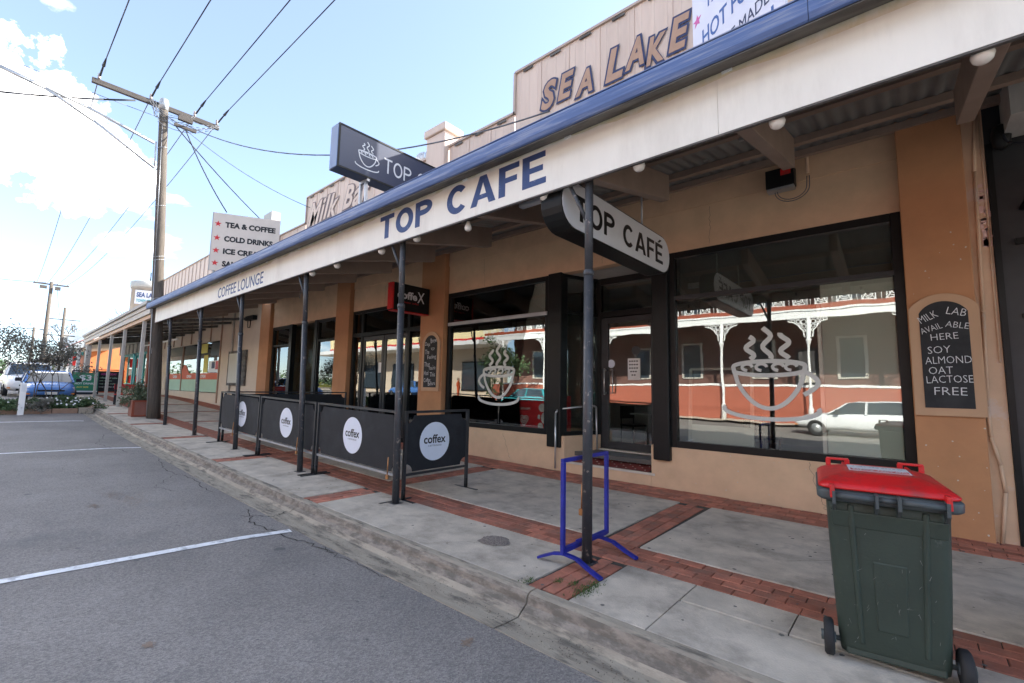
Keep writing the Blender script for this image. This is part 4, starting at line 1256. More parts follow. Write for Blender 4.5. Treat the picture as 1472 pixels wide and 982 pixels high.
# posts
posts = [(-2.38, -2.36, 0), (-5.43, -5.53, 0), (-8.36, -8.62, .05), (-11.63, -11.95, .12), (-14.75, -15.1, .20), (-17.9, -18.4, .27), (3.0, 3.0, 0)]
for i, (xb_, xt_, zb) in enumerate(posts):
    mb = MB()
    zb = g(xb_)-.02
    mb.tube((xb_, 3.84, zb), (xb_+(xt_-xb_)*.72, 3.84, 2.75), .049, .047, 16)
    mb.tube((xb_+(xt_-xb_)*.72, 3.84, 2.75), (xt_, 3.84, 3.86), .042, .042, 16)
    mb.lathe((xb_+(xt_-xb_)*.72, 3.84, 2.73), [(.047, 0), (.054, .01), (.054, .05), (.042, .06)], 16)
    p_ = part('post', mb, 'post', ver, label=('old leaning pipe post with chipped black and blue paint' if i == 0 else None))
    part('brace', MB().tube((xt_-.02, 3.84, 3.28), (xt_-.20, 3.79, 3.70), .020, n=10), 'post', p_)
    part('base_plate', MB().box(xb_-.075, xb_+.075, 3.765, 3.915, zb+.012, zb+.026), 'post', p_)
# words on the fascia, weathered navy paint
block_text(boards[5], 'TOP', (-5.98, 3.734, 3.80), X, Z, 1.24, .355, 'navy', t=.22, depth=.0012)
block_text(boards[6], 'CAFE', (-4.44, 3.734, 3.80), X, Z, 1.60, .365, 'navy', t=.22, depth=.0012)
text(boards[3], 'COFFEE LOUNGE', (-13.40, 3.734, 3.765), X, Z, 2.95, .27, 'navy', off=.012, depth=.0015)

# light globes along the fascia
GL = [(-.69, 3.73, 'round white light globe under the fascia just left of the right corner beam'),
      (.44, 3.73, 'round white light globe nearest the camera, at the right end of the fascia'),
      (-1.85, 3.74, 'round white light globe under the blank fascia right of the hanging oval sign'),
      (-2.97, 3.74, 'round white light globe in front of the hanging oval sign end'),
      (-5.28, 3.74, 'round white light globe just right of the second pipe post'),
      (-6.17, 3.72, 'round white light globe just left of the second pipe post'),
      (-7.56, 3.72, 'round white light globe midway between the second and third pipe posts'),
      (-8.50, 3.72, 'round white light globe just right of the third pipe post')]
g0 = None
for i, (gx_, gz_, lb) in enumerate(GL):
    gx_, gz_ = gx_*.982, 1.6+(gz_-1.6)*.982-.004
    if g0 is None:
        g0 = thing('light_globe', (gx_, 3.83, gz_), lb, 'light', 'light globes under the verandah fascia')
        part('globe', MB().lathe((gx_, 3.83, gz_-.058), [(.001, 0), (.028, .006), (.048, .024), (.058, .055), (.050, .085), (.03, .105), (.02, .112)], 24), 'bulb', g0)
        part('socket', MB().tube((gx_, 3.83, gz_+.05), (gx_, 3.83, gz_+.12), .022, n=12), 'black', g0)
    else:
        copy_tree(g0, (gx_, 3.83, gz_), lb)
hb = thing('hanging_bulb', (-4.16, 3.86, 3.70), 'bare white bulb hanging lower on a dark socket below the word CAFE', 'light')
part('bulb', MB().lathe((-4.16, 3.86, 3.585), [(.001, 0), (.025, .004), (.043, .02), (.047, .045), (.040, .075), (.027, .105), (.024, .125)], 20), 'bulb', hb)
part('socket', MB().tube((-4.16, 3.86, 3.70), (-4.16, 3.86, 3.80), .022, n=12), 'black', hb)
part('cord', MB().path([(-4.62, 3.86, 3.74), (-4.3, 3.86, 3.72), (-4.16, 3.86, 3.80), (-3.8, 3.86, 3.76)], .004, 6), 'wire', hb)
bt = thing('batten_light', (-3.85, 4.6, 4.1), 'grey batten light fitting under the verandah left of the hanging oval sign', 'light')
part('body', MB().box(-4.45, -3.28, 4.52, 4.64, 4.10, 4.16), 'white', bt)
part('diffuser', MB().box(-4.43, -3.30, 4.53, 4.63, 4.045, 4.099), 'opal', bt, bevel=.015)
# hanging strap near the third post
part('cable_end', MB().path([(-9.6, 4.2, 3.9), (-9.63, 4.2, 3.55), (-9.68, 4.2, 3.42)], .008, 6), 'wiregrey', ver)

# ------------------------------------------------------------------ signs
def stadium(w_, h_, n=12):
    r = h_/2; p = []
    for i in range(n+1):
        t = -PI/2+PI*i/n; p.append((w_-r+r*math.cos(t), r+r*math.sin(t)))
    for i in range(n+1):
        t = PI/2+PI*i/n; p.append((r+r*math.cos(t), r+r*math.sin(t)))
    return p
hs = thing('hanging_sign', (-2.8, 5.2, 3.9), 'long white lozenge sign with black edge reading TOP CAFÉ, hanging under the verandah', 'sign')
HX, HY0, HY1, HZ = -2.68, 3.80, 6.66, 3.33
part('casing', MB().prism(stadium(HY1-HY0, .56), (HX, HY0, HZ), Y, Z, .27), 'black', hs, bevel=.008)
part('face', MB().prism(stadium(HY1-HY0-.04, .52), (HX+.006, HY0+.02, HZ+.02), Y, Z, .012), 'signwhite', hs)
block_text(hs, 'TOP', (HX+.0065, HY0+.26, HZ+.125), Y, Z, .88, .285, 'letter_black', t=.19, gap=.12)
block_text(hs, 'CAFÉ', (HX+.0065, HY0+1.36, HZ+.125), Y, Z, 1.22, .285, 'letter_black', t=.19, gap=.12)
part('hanger', MB().tube((HX-.13, 4.5, HZ+.56), (HX-.13, 4.5, 4.46), .014, n=8).tube((HX-.13, 6.0, HZ+.56), (HX-.13, 6.0, 4.78), .014, n=8), 'galv', hs)

cs = thing('lightbox_sign', (-9.5, 6.9, 3.8), 'dark square coffee brand sign with red edge mounted on the pillar', 'sign')
part('casing', MB().box(-9.62, -9.45, 6.33, 7.48, 3.47, 4.17), 'black', cs, bevel=.03)
part('red_edge', MB().box(-9.64, -9.43, 6.322, 6.36, 3.49, 4.15).box(-9.64, -9.43, 6.36, 7.44, 3.455, 3.475), 'red', cs)
text(cs, 'coffe', (-9.449, 6.47, 3.78), Y, Z, .60, .20, 'signwhite', off=.03, depth=.003)
text(cs, 'X', (-9.449, 7.08, 3.74), Y, Z, .22, .28, 'signwhite', off=.005, depth=.003)
text(cs, 'a better coffee', (-9.449, 6.62, 3.68), Y, Z, .50, .05, 'redstar', off=.0, depth=.003)
part('bracket', MB().box(-9.56, -9.50, 7.44, 7.52, 3.6, 4.05), 'black', cs)

ts = thing('roof_sign', (-7.95, 5.2, 4.9), 'dark navy box sign with steaming cup and the word TOP above the gutter', 'sign')
SX, SY0, SY1, SZ0, SZ1 = -7.90, 3.95, 6.75, 5.69, 6.56
part('casing', MB().box(SX-.30, SX, SY0, SY1, SZ0, SZ1), 'signdark', ts, bevel=.006)
part('end_panel', MB().box(SX-.288, SX-.012, SY0-.006, SY0-.0005, SZ0+.015, SZ1-.015), 'signblue', ts)
part('face_trim', MB().box(SX+.0005, SX+.008, SY0, SY1, SZ1-.035, SZ1).box(SX+.0005, SX+.008, SY0, SY1, SZ0, SZ0+.035).box(SX+.0005, SX+.008, SY0, SY0+.035, SZ0+.035, SZ1-.035), 'black', ts)
cm = MB()
for k, (pts, cl_) in enumerate(cup_strokes(0.62, .34, .23)):
    cm.ribbon(pts, .022, (SX+.0015+.0007*k, SY0, SZ0), Y, Z, .001, cl_)
part('cup_logo', cm, 'signwhite', ts)
block_text(ts, 'TOP CAFE', (SX+.001, SY0+1.00, SZ0+.26), Y, Z, 1.72, .31, 'signwhite', t=.13, gap=.14)
lg = MB()
for yy in (4.62, 6.3):
    lg.bar((SX-.28, yy, 4.48), (SX-.28, yy, 5.70), .05, .05); lg.bar((SX-.02, yy, 4.48), (SX-.10, yy, 5.70), .05, .05)
    lg.bar((SX-.3, yy, 5.66), (SX, yy, 5.66), .06, .05)
part('support_frame', lg, 'galv', ts)

def angled_board(name, label, O, d, L_, z0, z1, m):
    t = thing(name, (O[0], O[1], z0), label, 'sign')
    d = Vector((d[0], d[1], 0)).normalized()
    part('panel', MB().prism([(0, 0), (L_, 0), (L_, z1-z0), (0, z1-z0)], (O[0], O[1], z0), d, Z, .035), m, t)
    n_ = d.cross(Z)
    fr = MB()
    for s in (.12, L_/2, L_-.12):
        b = Vector((O[0], O[1], 0))+d*s-n_*.07
        fr.bar((b.x, b.y, RZ(b.y)), (b.x, b.y, z1-.1), .05, .05)
    part('stand', fr, 'galv', t)
    return t, d
tb, d1 = angled_board('menu_board', 'beige board on the verandah roof listing TEA & COFFEE, COLD DRINKS with red stars', (-16.9, 4.40), (.46, .89), 1.95, 5.23, 7.16, 'teaboard')
rows = [('TEA & COFFEE', 6.69, 1.48), ('COLD DRINKS', 6.22, 1.42), ('ICE CREAMS', 5.80, 1.30), ('SANDWICHES', 5.38, 1.42)]
for (s, z_, w_) in rows:
    text(tb, s, Vector((-16.9, 4.40, z_))+d1*.34+d1.cross(Z)*.001, d1, Z, w_, .19, 'letter_black', off=.05, depth=.003)
    part('red_star', MB().prism(star_poly(.14, .10, .105), Vector((-16.9, 4.40, z_))+d1.cross(Z)*.003, d1, Z, .0025), 'redstar', tb)
part('side_edge', MB().prism([(0, 0), (.03, 0), (.03, 1.93), (0, 1.93)], Vector((-16.9, 4.40, 5.23))-d1*.031, d1, Z, .06), 'greysheet', tb)
hb2, d2 = angled_board('menu_board', 'white board above the gutter at top right with blue words and a pink star', (-2.20, 6.50), (.813, -.582), 1.66, 5.70, 8.30, 'lilac')
B0 = Vector((-2.20, 6.50, 0))+d2.cross(Z)*.001
def brow(s, z_, h_, s0, w_, m, **k): text(hb2, s, B0+d2*s0+Z*z_, d2, Z, w_, h_, m, depth=.003, **k)
brow('TAKEAWAY', 7.08, .27, .30, 1.25, 'blue_letter', off=.01)
brow('HOT FOOD', 6.56, .26, .22, 1.28, 'blue_letter', off=.01)
brow('HOME MADE', 6.20, .17, .36, 1.08, 'letter_navy', off=.0)
brow('GRILLIN', 5.84, .27, .55, .95, 'blue_letter', off=.02)
part('pink_star', MB().prism(star_poly(0, 0, .10), B0+d2*.11+Z*7.06+d2.cross(Z)*.002, d2, Z, .002), 'pink', hb2)

def arch_poly(w_, h_, rise, n=16):
    p = [(0, 0), (w_, 0), (w_, h_-rise)]
    R = (w_*w_/4+rise*rise)/(2*rise); cy = h_-R
    a = math.asin(w_/2/R)
    for i in range(1, n):
        t = a-2*a*i/n
        p.append((w_/2+R*math.sin(t), cy+R*math.cos(t)))
    p.append((0, h_-rise))
    return p
def chalkboard(label, x0, x1, z0, z1, rise, y=7.50, bw=.095):
    t = thing('chalkboard', (x0, y, z0), label, 'chalkboard')
    part('frame', MB().prism(arch_poly(x1-x0, z1-z0, rise), (x0, y-.04, z0), X, Z, .038), 'tanframe', t, bevel=.006)
    part('slate', MB().prism(arch_poly(x1-x0-2*bw, z1-z0-2*bw, rise*.8), (x0+bw, y-.046, z0+bw), X, Z, .004), 'slate', t)
    return t
c1 = chalkboard('arched chalkboard listing milks, SOY ALMOND OAT, on the orange pillar at right', .01, .63, 1.375, 2.84, .17)
def chalk(t, y, s, x0, z0, w_, h_, tilt=0.0, jit=.008):
    U = Vector((math.cos(tilt), 0, math.sin(tilt))); V = Vector((-math.sin(tilt), 0, math.cos(tilt)))
    text(t, s, (x0, y-.0465, z0), U, V, w_, h_, 'chalk', off=-.012, depth=.0012, jitter=jit, res=2)
for (s, x0, z0, w_, h_, tl) in (('MILK', .125, 2.48, .18, .085, .45), ('LAB', .345, 2.585, .17, .085, -.28), ('AVAIL', .125, 2.35, .20, .07, .33), ('ABLE', .33, 2.43, .20, .07, -.22), ('HERE', .20, 2.27, .24, .075, .04),
                                ('SOY', .165, 2.11, .20, .085, .03), ('ALMOND', .135, 1.985, .40, .085, .02), ('OAT', .16, 1.865, .21, .085, .01), ('LACTOSE', .135, 1.755, .40, .085, .03), ('FREE', .195, 1.62, .28, .09, -.02)):
    chalk(c1, 7.50, s, x0, z0, w_, h_, tl)
c2 = chalkboard('arched chalkboard with a chatty handwritten coffee joke on the pillar left of the cup window', -9.66, -8.96, 1.50, 3.03, .26)
for (s, x0, z0, w_, h_, tl) in (('Deja', -9.54, 2.64, .20, .12, -.1), ('Brew', -9.31, 2.72, .24, .12, .1), ('The', -9.53, 2.44, .17, .12, 0), ('Feeling', -9.42, 2.28, .34, .13, .05), ('That', -9.54, 2.12, .22, .12, 0), ("You're", -9.36, 2.03, .27, .11, .05), ('Had', -9.54, 1.90, .17, .11, 0), ('This', -9.30, 1.86, .2, .11, .03), ('Coffee', -9.54, 1.72, .27, .10, .05), ('Before', -9.36, 1.63, .28, .10, .08)):
    chalk(c2, 7.50, s, x0, z0, w_, h_, tl)
mc = MB(); mc.ribbon([(-9.22+.07*math.cos(t), 2.60+.05*math.sin(t)) for t in [PI*(1+i/8) for i in range(9)]]+[(-9.29, 2.60)], .008, (0, 7.4525, 0), X, Z, .001)
part('cup_doodle', mc, 'chalk', c2)

# ------------------------------------------------------------------ canvas barriers
def barrier(label, A, B, zg, decal=None, feet=True):
    """A, B ground points; local frame U along, V up"""
    A, B = Vector(A), Vector(B)
    d = (B-A); L_ = d.length; U = Vector((d.x, d.y, d.z)).normalized()
    t = thing('cafe_barrier', tuple(A), label, 'barrier', 'canvas cafe barriers round the outdoor seating')
    n_ = Vector((U.x, U.y, 0)).cross(Z).normalized()
    a = 22
    for s in (.022, L_-.022):
        b = A+U*s
        p_ = part('post', MB().box(b.x-.022, b.x+.022, b.y-.022, b.y+.022, b.z+.02, b.z+1.25), 'dkgrey', t, bevel=.003)
        part('foot', MB().bar(b+n_*.26+Z*.008, b-n_*.26+Z*.008, .05, .012), 'dkgrey', p_)
        part('spigot', MB().tube(b+Z*.014, b+Z*.16, .03, n=10), 'black', p_)
    part('top_rail', MB().bar(A+U*.045+Z*1.235, B-U*.045+Z*1.235, .035, .035), 'dkgrey', t)
    part('bottom_rail', MB().bar(A+U*.045+Z*.35, B-U*.045+Z*.35, .03, .035), 'galv' if abs(U.y) < .5 else 'dkgrey', t)
    w_, h_, r = L_-.10, .80, .11
    p = []
    def arc(cx, cy, t0, t1):
        for i in range(7):
            q = t0+(t1-t0)*i/6; p.append((cx+r*math.cos(q), cy+r*math.sin(q)))
    arc(0, 0, PI/2, 0); arc(w_, 0, PI, PI/2); arc(w_, h_, PI*1.5, PI); arc(0, h_, 0, -PI/2)
    cv = MB(); k = 0
    part('canvas', MB().prism(p, A+U*.05+Z*.385, U, Z, .006), 'canvas', t)
    if decal is not None:
        c = A+U*decal+Z*.79+n_*.001
        part('logo_disc', MB().prism(disc_poly(0, 0, .285), c+n_*.0025, U, Z, .002), 'decalwhite', t)
        text(t, 'coffex', c-U*.21+Z*.0-Z*.03+n_*.003, U, Z, .42, .13, 'letter_black', off=.02, depth=.001)
        text(t, 'A BETTER BLEND', c-U*.13-Z*.075+n_*.003, U, Z, .26, .022, 'wiregrey', off=0, depth=.001)
    return t
barrier('black canvas barrier nearest the second pipe post, facing the street, white round logo', (-7.95, 3.92, g(-7.95)), (-5.52, 3.92, 0), 0, 1.17)
barrier('middle black canvas barrier facing the street, its white logo between two pipe posts', (-10.52, 3.92, g(-10.52)), (-8.02, 3.92, g(-8)), 0, 1.27)
barrier('farthest black canvas barrier facing the street, logo half hidden by a pipe post', (-13.08, 3.92, g(-13.08)), (-10.58, 3.92, g(-10.6)), 0, 1.46)
barrier('black canvas end barrier square to the street with a bluish round logo', (-5.50, 3.99, 0), (-5.50, 5.24, 0), 0, .56)
barrier('far end black canvas barrier beyond the others, edge seen over them', (-13.10, 3.99, g(-13.1)), (-13.10, 7.3, g(-13.1)), 0, None)
for (px, py, lb) in ((-5.60, 3.80, 'brass padlock on a chain low on the second pipe post'), (-8.42, 3.78, 'brass padlock on a chain low on the third pipe post'), (-11.7, 3.78, 'brass padlock on a chain low on the fourth pipe post'), (-2.425, 3.815, 'brass padlock hanging on the near pipe post inside the blue frame')):
    t = thing('padlock', (px, py, g(px)+.30), lb, 'padlock', 'padlocks on the pipe posts')
    zz = g(px)+(.30 if px < -3 else .42)
    part('body', MB().box(px-.025, px+.025, py-.012, py+.012, zz, zz+.06), 'brass', t, bevel=.004)
    part('chain', MB().tube((px, py, zz+.06), (px, py+.01, zz+.30), .008, n=6), 'brass', t)

# blue sign frame leaning on the near post
bf = thing('blue_sign_stand', (-2.48, 3.9, 0), 'empty blue steel sign frame on curved feet standing around the near post', 'sign frame')
fa, fb = (-2.50, 3.62), (-2.50, 4.42)
part('upright', MB().box(-2.518, -2.482, fa[1]-.02, fa[1]+.02, .09, .92), 'bluepaint', bf, bevel=.003)
part('upright', MB().box(-2.518, -2.482, fb[1]-.02, fb[1]+.02, .11, .92), 'bluepaint', bf, bevel=.003)
part('top_rail', MB().box(-2.517, -2.483, fa[1]-.02, fb[1]+.02, .921, .956), 'bluepaint', bf, bevel=.003)
part('bottom_rail', MB().box(-2.525, -2.475, fa[1]+.021, fb[1]-.021, .11, .15), 'bluepaint', bf, bevel=.003)
for yy in (3.64, 4.30):
    pts = [(-2.76, yy-.05, .018), (-2.70, yy-.04, .045), (-2.60, yy-.02, .085), (-2.50, yy, .098), (-2.36, yy, .085), (-2.20, yy-.05, .045), (-2.06, yy-.09, .018)]
    mb = MB()
    for a, b in zip(pts, pts[1:]): mb.bar(a, b, .045, .022)
    part('foot', mb, 'bluepaint', bf)

# ------------------------------------------------------------------ wheelie bin
bn = thing('wheelie_bin', (-.15, 3.53, 0), 'dark green wheelie bin with red lid and white sticker on the footpath', 'bin', None, math.radians(8))
bn.scale = (1.02, 1.0, 1.0)
def rrect(hw, y0, y1, z, r=.04, n=4):
    p = []
    for cx, cy, t0 in ((hw-r, y0+r, -PI/2), (hw-r, y1-r, 0), (-hw+r, y1-r, PI/2), (-hw+r, y0+r, PI)):
        for i in range(n+1):
            t = t0+PI/2*i/n; p.append((cx+r*math.cos(t), cy+r*math.sin(t), z))
    return p
bd = MB()
bd.loft([rrect(.246, .09, .60, .05, .05), rrect(.252, .075, .625, .10, .05), rrect(.270, .05, .67, .50, .05), rrect(.282, .025, .70, .90, .05), rrect(.288, .02, .71, .98, .05)])
part('body', bd, 'bingreen', bn)
rib = MB()
for s in (-1, 1):
    rib.hexa([(s*.145-.014, .066, .12), (s*.145+.014, .066, .12), (s*.145+.014, .16, .12), (s*.145-.014, .16, .12), (s*.170-.016, .008, .94), (s*.170+.016, .008, .94), (s*.170+.016, .10, .94), (s*.170-.016, .10, .94)])
rib.hexa([(-.225, .075, .045), (.225, .075, .045), (.225, .2, .045), (-.225, .2, .045), (-.225, .085, .11), (.225, .085, .11), (.225, .2, .11), (-.225, .2, .11)])
part('back_rib', rib, 'bingreen', bn, bevel=.012)
sc_ = MB(); rgs = random.Random(15)
for i in range(34):
    a_, z_ = rgs.uniform(-.22, .22), rgs.uniform(.12, .78); yb_ = .071-.055*(z_-.1)/.8-.0035
    l_ = rgs.uniform(.004, .03); w2_ = rgs.uniform(.0008, .0025); t_ = rgs.gauss(1.2, .5)
    ca, sa = math.cos(t_)*l_, math.sin(t_)*l_
    sc_.quad((a_, yb_, z_), (a_+w2_, yb_, z_-w2_), (a_+ca+w2_, yb_-.06*sa, z_+sa), (a_+ca, yb_-.06*sa, z_+sa))
part('scuff_mark', sc_, 'scuff', bn, kind='stuff')
rim = MB(); rim.loft([rrect(.315, -.015, .755, .955, .06), rrect(.333, -.03, .77, .97, .06), rrect(.335, -.03, .775, 1.015, .06), rrect(.318, -.015, .755, 1.03, .06)])
bnd = MB()
bnd.hexa([(-.262, .028, .80), (.262, .028, .80), (.262, .1, .80), (-.262, .1, .80), (-.268, .012, .90), (.268, .012, .90), (.268, .1, .90), (-.268, .1, .90)])
part('lift_comb', bnd, 'bingreen', bn, bevel=.008)
part('recess_panel', MB().hexa([(-.07, .062, .22), (.07, .062, .22), (.07, .1, .22), (-.07, .1, .22), (-.08, .038, .62), (.08, .038, .62), (.08, .1, .62), (-.08, .1, .62)]), 'bingreen', bn, bevel=.008)
lrb = MB()
for s_ in (-1, 1): lrb.hexa([(s_*.20-.008, .10, 1.06), (s_*.20+.008, .10, 1.06), (s_*.17+.008, .62, 1.09), (s_*.17-.008, .62, 1.09), (s_*.20-.008, .10, 1.10), (s_*.20+.008, .10, 1.10), (s_*.17+.008, .62, 1.122), (s_*.17-.008, .62, 1.122)])
part('rim', rim, 'bingrey', bn, bevel=.006)
hn = MB()
hn.tube((-.245, -.065, 1.0), (-.05, -.065, 1.0), .019, n=14); hn.tube((.05, -.065, 1.0), (.245, -.065, 1.0), .019, n=14); hn.tube((-.05, -.045, .995), (.05, -.045, .995), .015, n=12)
for a in (-.25, -.05, .05, .25):
    hn.hexa([(a-.008, -.085, .95), (a+.008, -.085, .95), (a+.008, 0, .90), (a-.008, 0, .90), (a-.008, -.09, 1.025), (a+.008, -.09, 1.025), (a+.008, 0, 1.03), (a-.008, 0, 1.03)])
part('handle_bar', hn, 'bingrey', bn)
lid = MB()
lid.loft([rrect(.322, -.035, .775, 1.032, .07, 6), rrect(.325, -.035, .785, 1.045, .07, 6), rrect(.30, -.005, .76, 1.068, .08, 6), rrect(.27, .05, .70, 1.085, .08, 6), rrect(.19, .12, .60, 1.112, .08, 6), rrect(.17, .14, .58, 1.116, .07, 6)])
ld = part('lid', lid, 'red', bn)
part('lid_rib', lrb, 'red', ld, bevel=.004)
for a in (-.20, .20):
    hh = MB().bar((a-.055, .66, 1.085), (a-.055, .66, 1.135), .02, .03).bar((a+.055, .66, 1.085), (a+.055, .66, 1.135), .02, .03).bar((a-.065, .66, 1.135), (a+.065, .66, 1.135), .035, .016)
    part('lid_handle', hh, 'red', ld, bevel=.004)
    part('hinge', MB().box(a*1.28-.012, a*1.28+.012, -.085, .02, .985, 1.06), 'red', ld, bevel=.004)
stk = MB().hexa([(-.155, .24, 1.1175), (.155, .24, 1.1175), (.155, .50, 1.1175), (-.155, .50, 1.1175), (-.155, .24, 1.119), (.155, .24, 1.119), (.155, .50, 1.119), (-.155, .50, 1.119)])
part('sticker', stk, 'signwhite', ld)
part('sticker_band', MB().box(-.145, .145, .25, .335, 1.119, 1.1200), 'red', ld)
part('lettering', text_mesh('GENERAL WASTE', (.135, .325, 1.120), -X, -Y, .27, .028, off=.02, depth=.0008), 'signwhite', ld)
part('lettering', text_mesh('NO HOT ASHES', (.135, .288, 1.120), -X, -Y, .27, .026, off=.02, depth=.0008), 'signwhite', ld)
part('lettering', text_mesh('PLEASE RECYCLE', (.13, .45, 1.119), -X, -Y, .26, .022, off=0, depth=.0008), 'wiregrey', ld)
part('axle', MB().tube((-.33, .12, .105), (.33, .12, .105), .014, n=10), 'bingrey', bn)
for s in (-1, 1):
    wh = MB().lathe((s*.305, .12, .105), [(.02, -.028), (.06, -.028), (.092, -.026), (.104, -.016), (.104, .016), (.092, .026), (.06, .022), (.02, .028)], 28, (s, 0, 0))
    w_ = part('wheel', wh, 'rubber', bn)
    part('hub', MB().tube((s*.27, .12, .105), (s*.345, .12, .105), .03, n=14), 'bingrey', w_)
# sliver of a red and white tub at the right edge
rt = thing('charity_tub', (1.02, 4.35, 0), 'red topped white round tub cut off by the right edge of the photo', 'tub')
part('tub', MB().lathe((1.02, 4.35, 0), [(.26, 0.0), (.30, .02), (.38, .18), (.42, .34), (.415, .44), (.38, .47)], 32), 'white', rt)
part('red_cover', MB().lathe((1.02, 4.35, .471), [(.36, 0), (.39, .10), (.40, .28), (.37, .5), (.28, .66), (.12, .74)], 32), 'red', rt)

# black shopfront next door
nbd = thing('neighbour_building', (4, YW, 0), 'black painted shopfront next door at the right edge', 'building')
part('wall', MB().box(.802, 9.0, YW-.02, YW+.3, -.3, 5.6), 'dkgrey', nbd)
part('sign_box', MB().box(.95, 8.0, 6.95, 7.60, 4.62, 5.18), 'greysheet', nbd)
part('panel_rail', MB().box(.98, 8.0, YW-.06, YW-.021, 3.35, 3.42).box(.98, 8, YW-.06, YW-.021, 2.5, 2.55).box(.805, .86, YW-.07, YW-.021, -.1, 4.6), 'black', nbd)
part('stay', MB().tube((1.5, 7.0, 4.62), (1.05, 7.6, 3.75), .03), 'black', nbd)
part('cable', MB().path([(.90, 7.45, 4.75), (.97, 7.40, 4.5), (1.1, 7.35, 4.42), (1.4, 7.35, 4.5)], .012, 6), 'wire', nbd)
part('speaker_bulge', MB().lathe((.93, 7.5, 4.62), [(.01, -.16), (.07, -.12), (.09, 0), (.07, .12), (.01, .16)], 14), 'black', nbd)
part('upper_wall', MB().box(.96, 9, YW, YW+.3, 5.6, 7.5), 'greysheet', nbd)
#MORE

# ------------------------------------------------------------------ power poles and wires
pole = thing('power_pole', (-20.35, 3.98, .28), 'tall weathered timber power pole with one long crossarm at the end of the cafe verandah', 'power pole')
PT = Vector((-20.45, 3.42, 12.0)); PB = Vector((-20.35, 4.02, .25))
pm = MB(); n = 14; rgp = random.Random(4); rings = []
for i in range(n+1):
    c = PB+(PT-PB)*i/n; r = .205-.075*i/n
    rings.append([(c.x+r*(1+rgp.uniform(-.03, .03))*math.cos(2*PI*k/18), c.y+r*(1+rgp.uniform(-.03, .03))*math.sin(2*PI*k/18), c.z) for k in range(18)])
pm.loft(rings)
part('trunk', pm, 'wood', pole)
part('pole_cap', MB().lathe(PT-Z*.35, [(.15, 0), (.155, .3), (.12, .42), (.05, .46)], 18), 'galv', pole)
CZ_, cy0, cy1 = 11.88, 1.45, 5.28
part('crossarm', MB().box(-20.72, -20.60, cy0, cy1, CZ_-.09, CZ_+.09), 'crosswood', pole, bevel=.01)
part('crossarm_short', MB().box(-20.30, -20.20, 3.75, 4.45, 11.14, 11.24).box(-20.30, -20.16, 3.85, 4.30, 11.42, 11.62), 'crosswood', pole)
WY = [1.62, 3.05, 4.42, 5.18]
for wy in WY:
    part('insulator', MB().lathe((-20.6, wy, CZ_+.09), [(.03, 0), (.05, .03), (.03, .06), (.055, .09), (.03, .13), (.05, .16), (.02, .2)], 10), 'insul', pole)
    part('strain_clamp', MB().tube((-20.4, wy, CZ_+.12), (-19.7, wy, CZ_+.14), .035, .025, 8).tube((-19.7, wy, CZ_+.14), (-19.2, wy, CZ_+.15), .05, .02, 8), 'wire', pole)
rgp = random.Random(12); tg = MB()
def sag(a, b, s, n=14):
    a, b = Vector(a), Vector(b)
    return [a+(b-a)*i/n-Z*s*4*(i/n)*(1-i/n) for i in range(n+1)]
for i in range(16):
    a = Vector((-20.4+rgp.uniform(-.1, .2), rgp.choice(WY)+rgp.uniform(-.1, .1), CZ_-.05)); b = Vector((-20.2, 3.5+rgp.uniform(-.35, .8), CZ_-rgp.uniform(.2, .9)))
    tg.path(sag(a, b, rgp.uniform(.1, .4), 8), .010, 5)
part('jumper_cables', tg, 'wiregrey', pole)
tg = MB()
for zz in (4.6, 6.0, 6.12, 8.0, 10.2):
    c = PB+(PT-PB)*((zz-PB.z)/(PT.z-PB.z)); r = .21-.075*(zz/12)
    tg.path([(c.x+r*math.cos(t), c.y+r*math.sin(t), zz+.05*math.sin(t)) for t in [2*PI*i/14 for i in range(15)]], .009, 5)
tg.path([(-20.25, 3.79, .4), (-20.28, 3.6, 6), (-20.32, 3.42, 11)], .012, 5)
part('steel_band', tg, 'galv', pole)
part('pole_tag', MB().box(-20.30, -20.24, 3.75, 3.85, 2.6, 2.8), 'galv', pole)
part('stub_plate', MB().tube((-20.42, 3.55, 5.2), (-20.42, 3.55, 5.5), .02), 'galv', pole)
# street-light outreach arms towards the road
lampm = MB()
lampm.tube((-20.4, 3.32, 9.36), (-20.4, 3.30, 10.35), .025, n=8)
lampm.path([(-20.4, 3.25, 10.28), (-20.4, 1.4, 10.75), (-20.4, -.6, 11.08), (-20.4, -2.0, 11.2)], .05, 10)
lampm.path([(-20.4, 3.33, 9.36), (-20.4, 1.6, 10.35), (-20.4, .4, 10.88), (-20.4, -.6, 11.05)], .05, 10)
part('lamp_arm', lampm, 'galv', pole)
part('lamp_head', MB().box(-20.55, -20.25, -2.75, -2.0, 11.1, 11.28), 'galv', pole, bevel=.04)
wires = []
def wire(pts, r, label, m='wire'):
    mb = MB().path(pts, r, 6)
    o = part('overhead_wire', mb, m)
    tag(o, label, 'wire', 'overhead wires')
nxp = 46
for i, wy in enumerate(WY):
    wire(sag((-19.2, wy, CZ_+.15), (nxp, wy, CZ_+.2), .55, 24), .016, ('street wire from the roadside end of the near crossarm, rising over the camera', 'thin street wire from beside the near pole top, rising to the top edge', 'dark street wire right of the near pole top, rising to the top edge', 'dark street wire from the shop end of the near crossarm, rising to the top edge')[i])
FP = (-63, 3.35)
for i, wy in enumerate(WY):
    fy = 2.35+i*.70
    wire(sag((-20.72, wy, CZ_+.12), (FP[0], fy, 11.0), .9, 20), .016, ('wire running from the near crossarm end over the road to the far pole', 'thin wire running from left of the near pole top to the far pole', 'wire passing behind the near pole down to the far pole', 'wire from the shop end of the near crossarm to the far pole')[i], 'wiregrey')
K = Vector((-20.2, 4.1, 11.1))
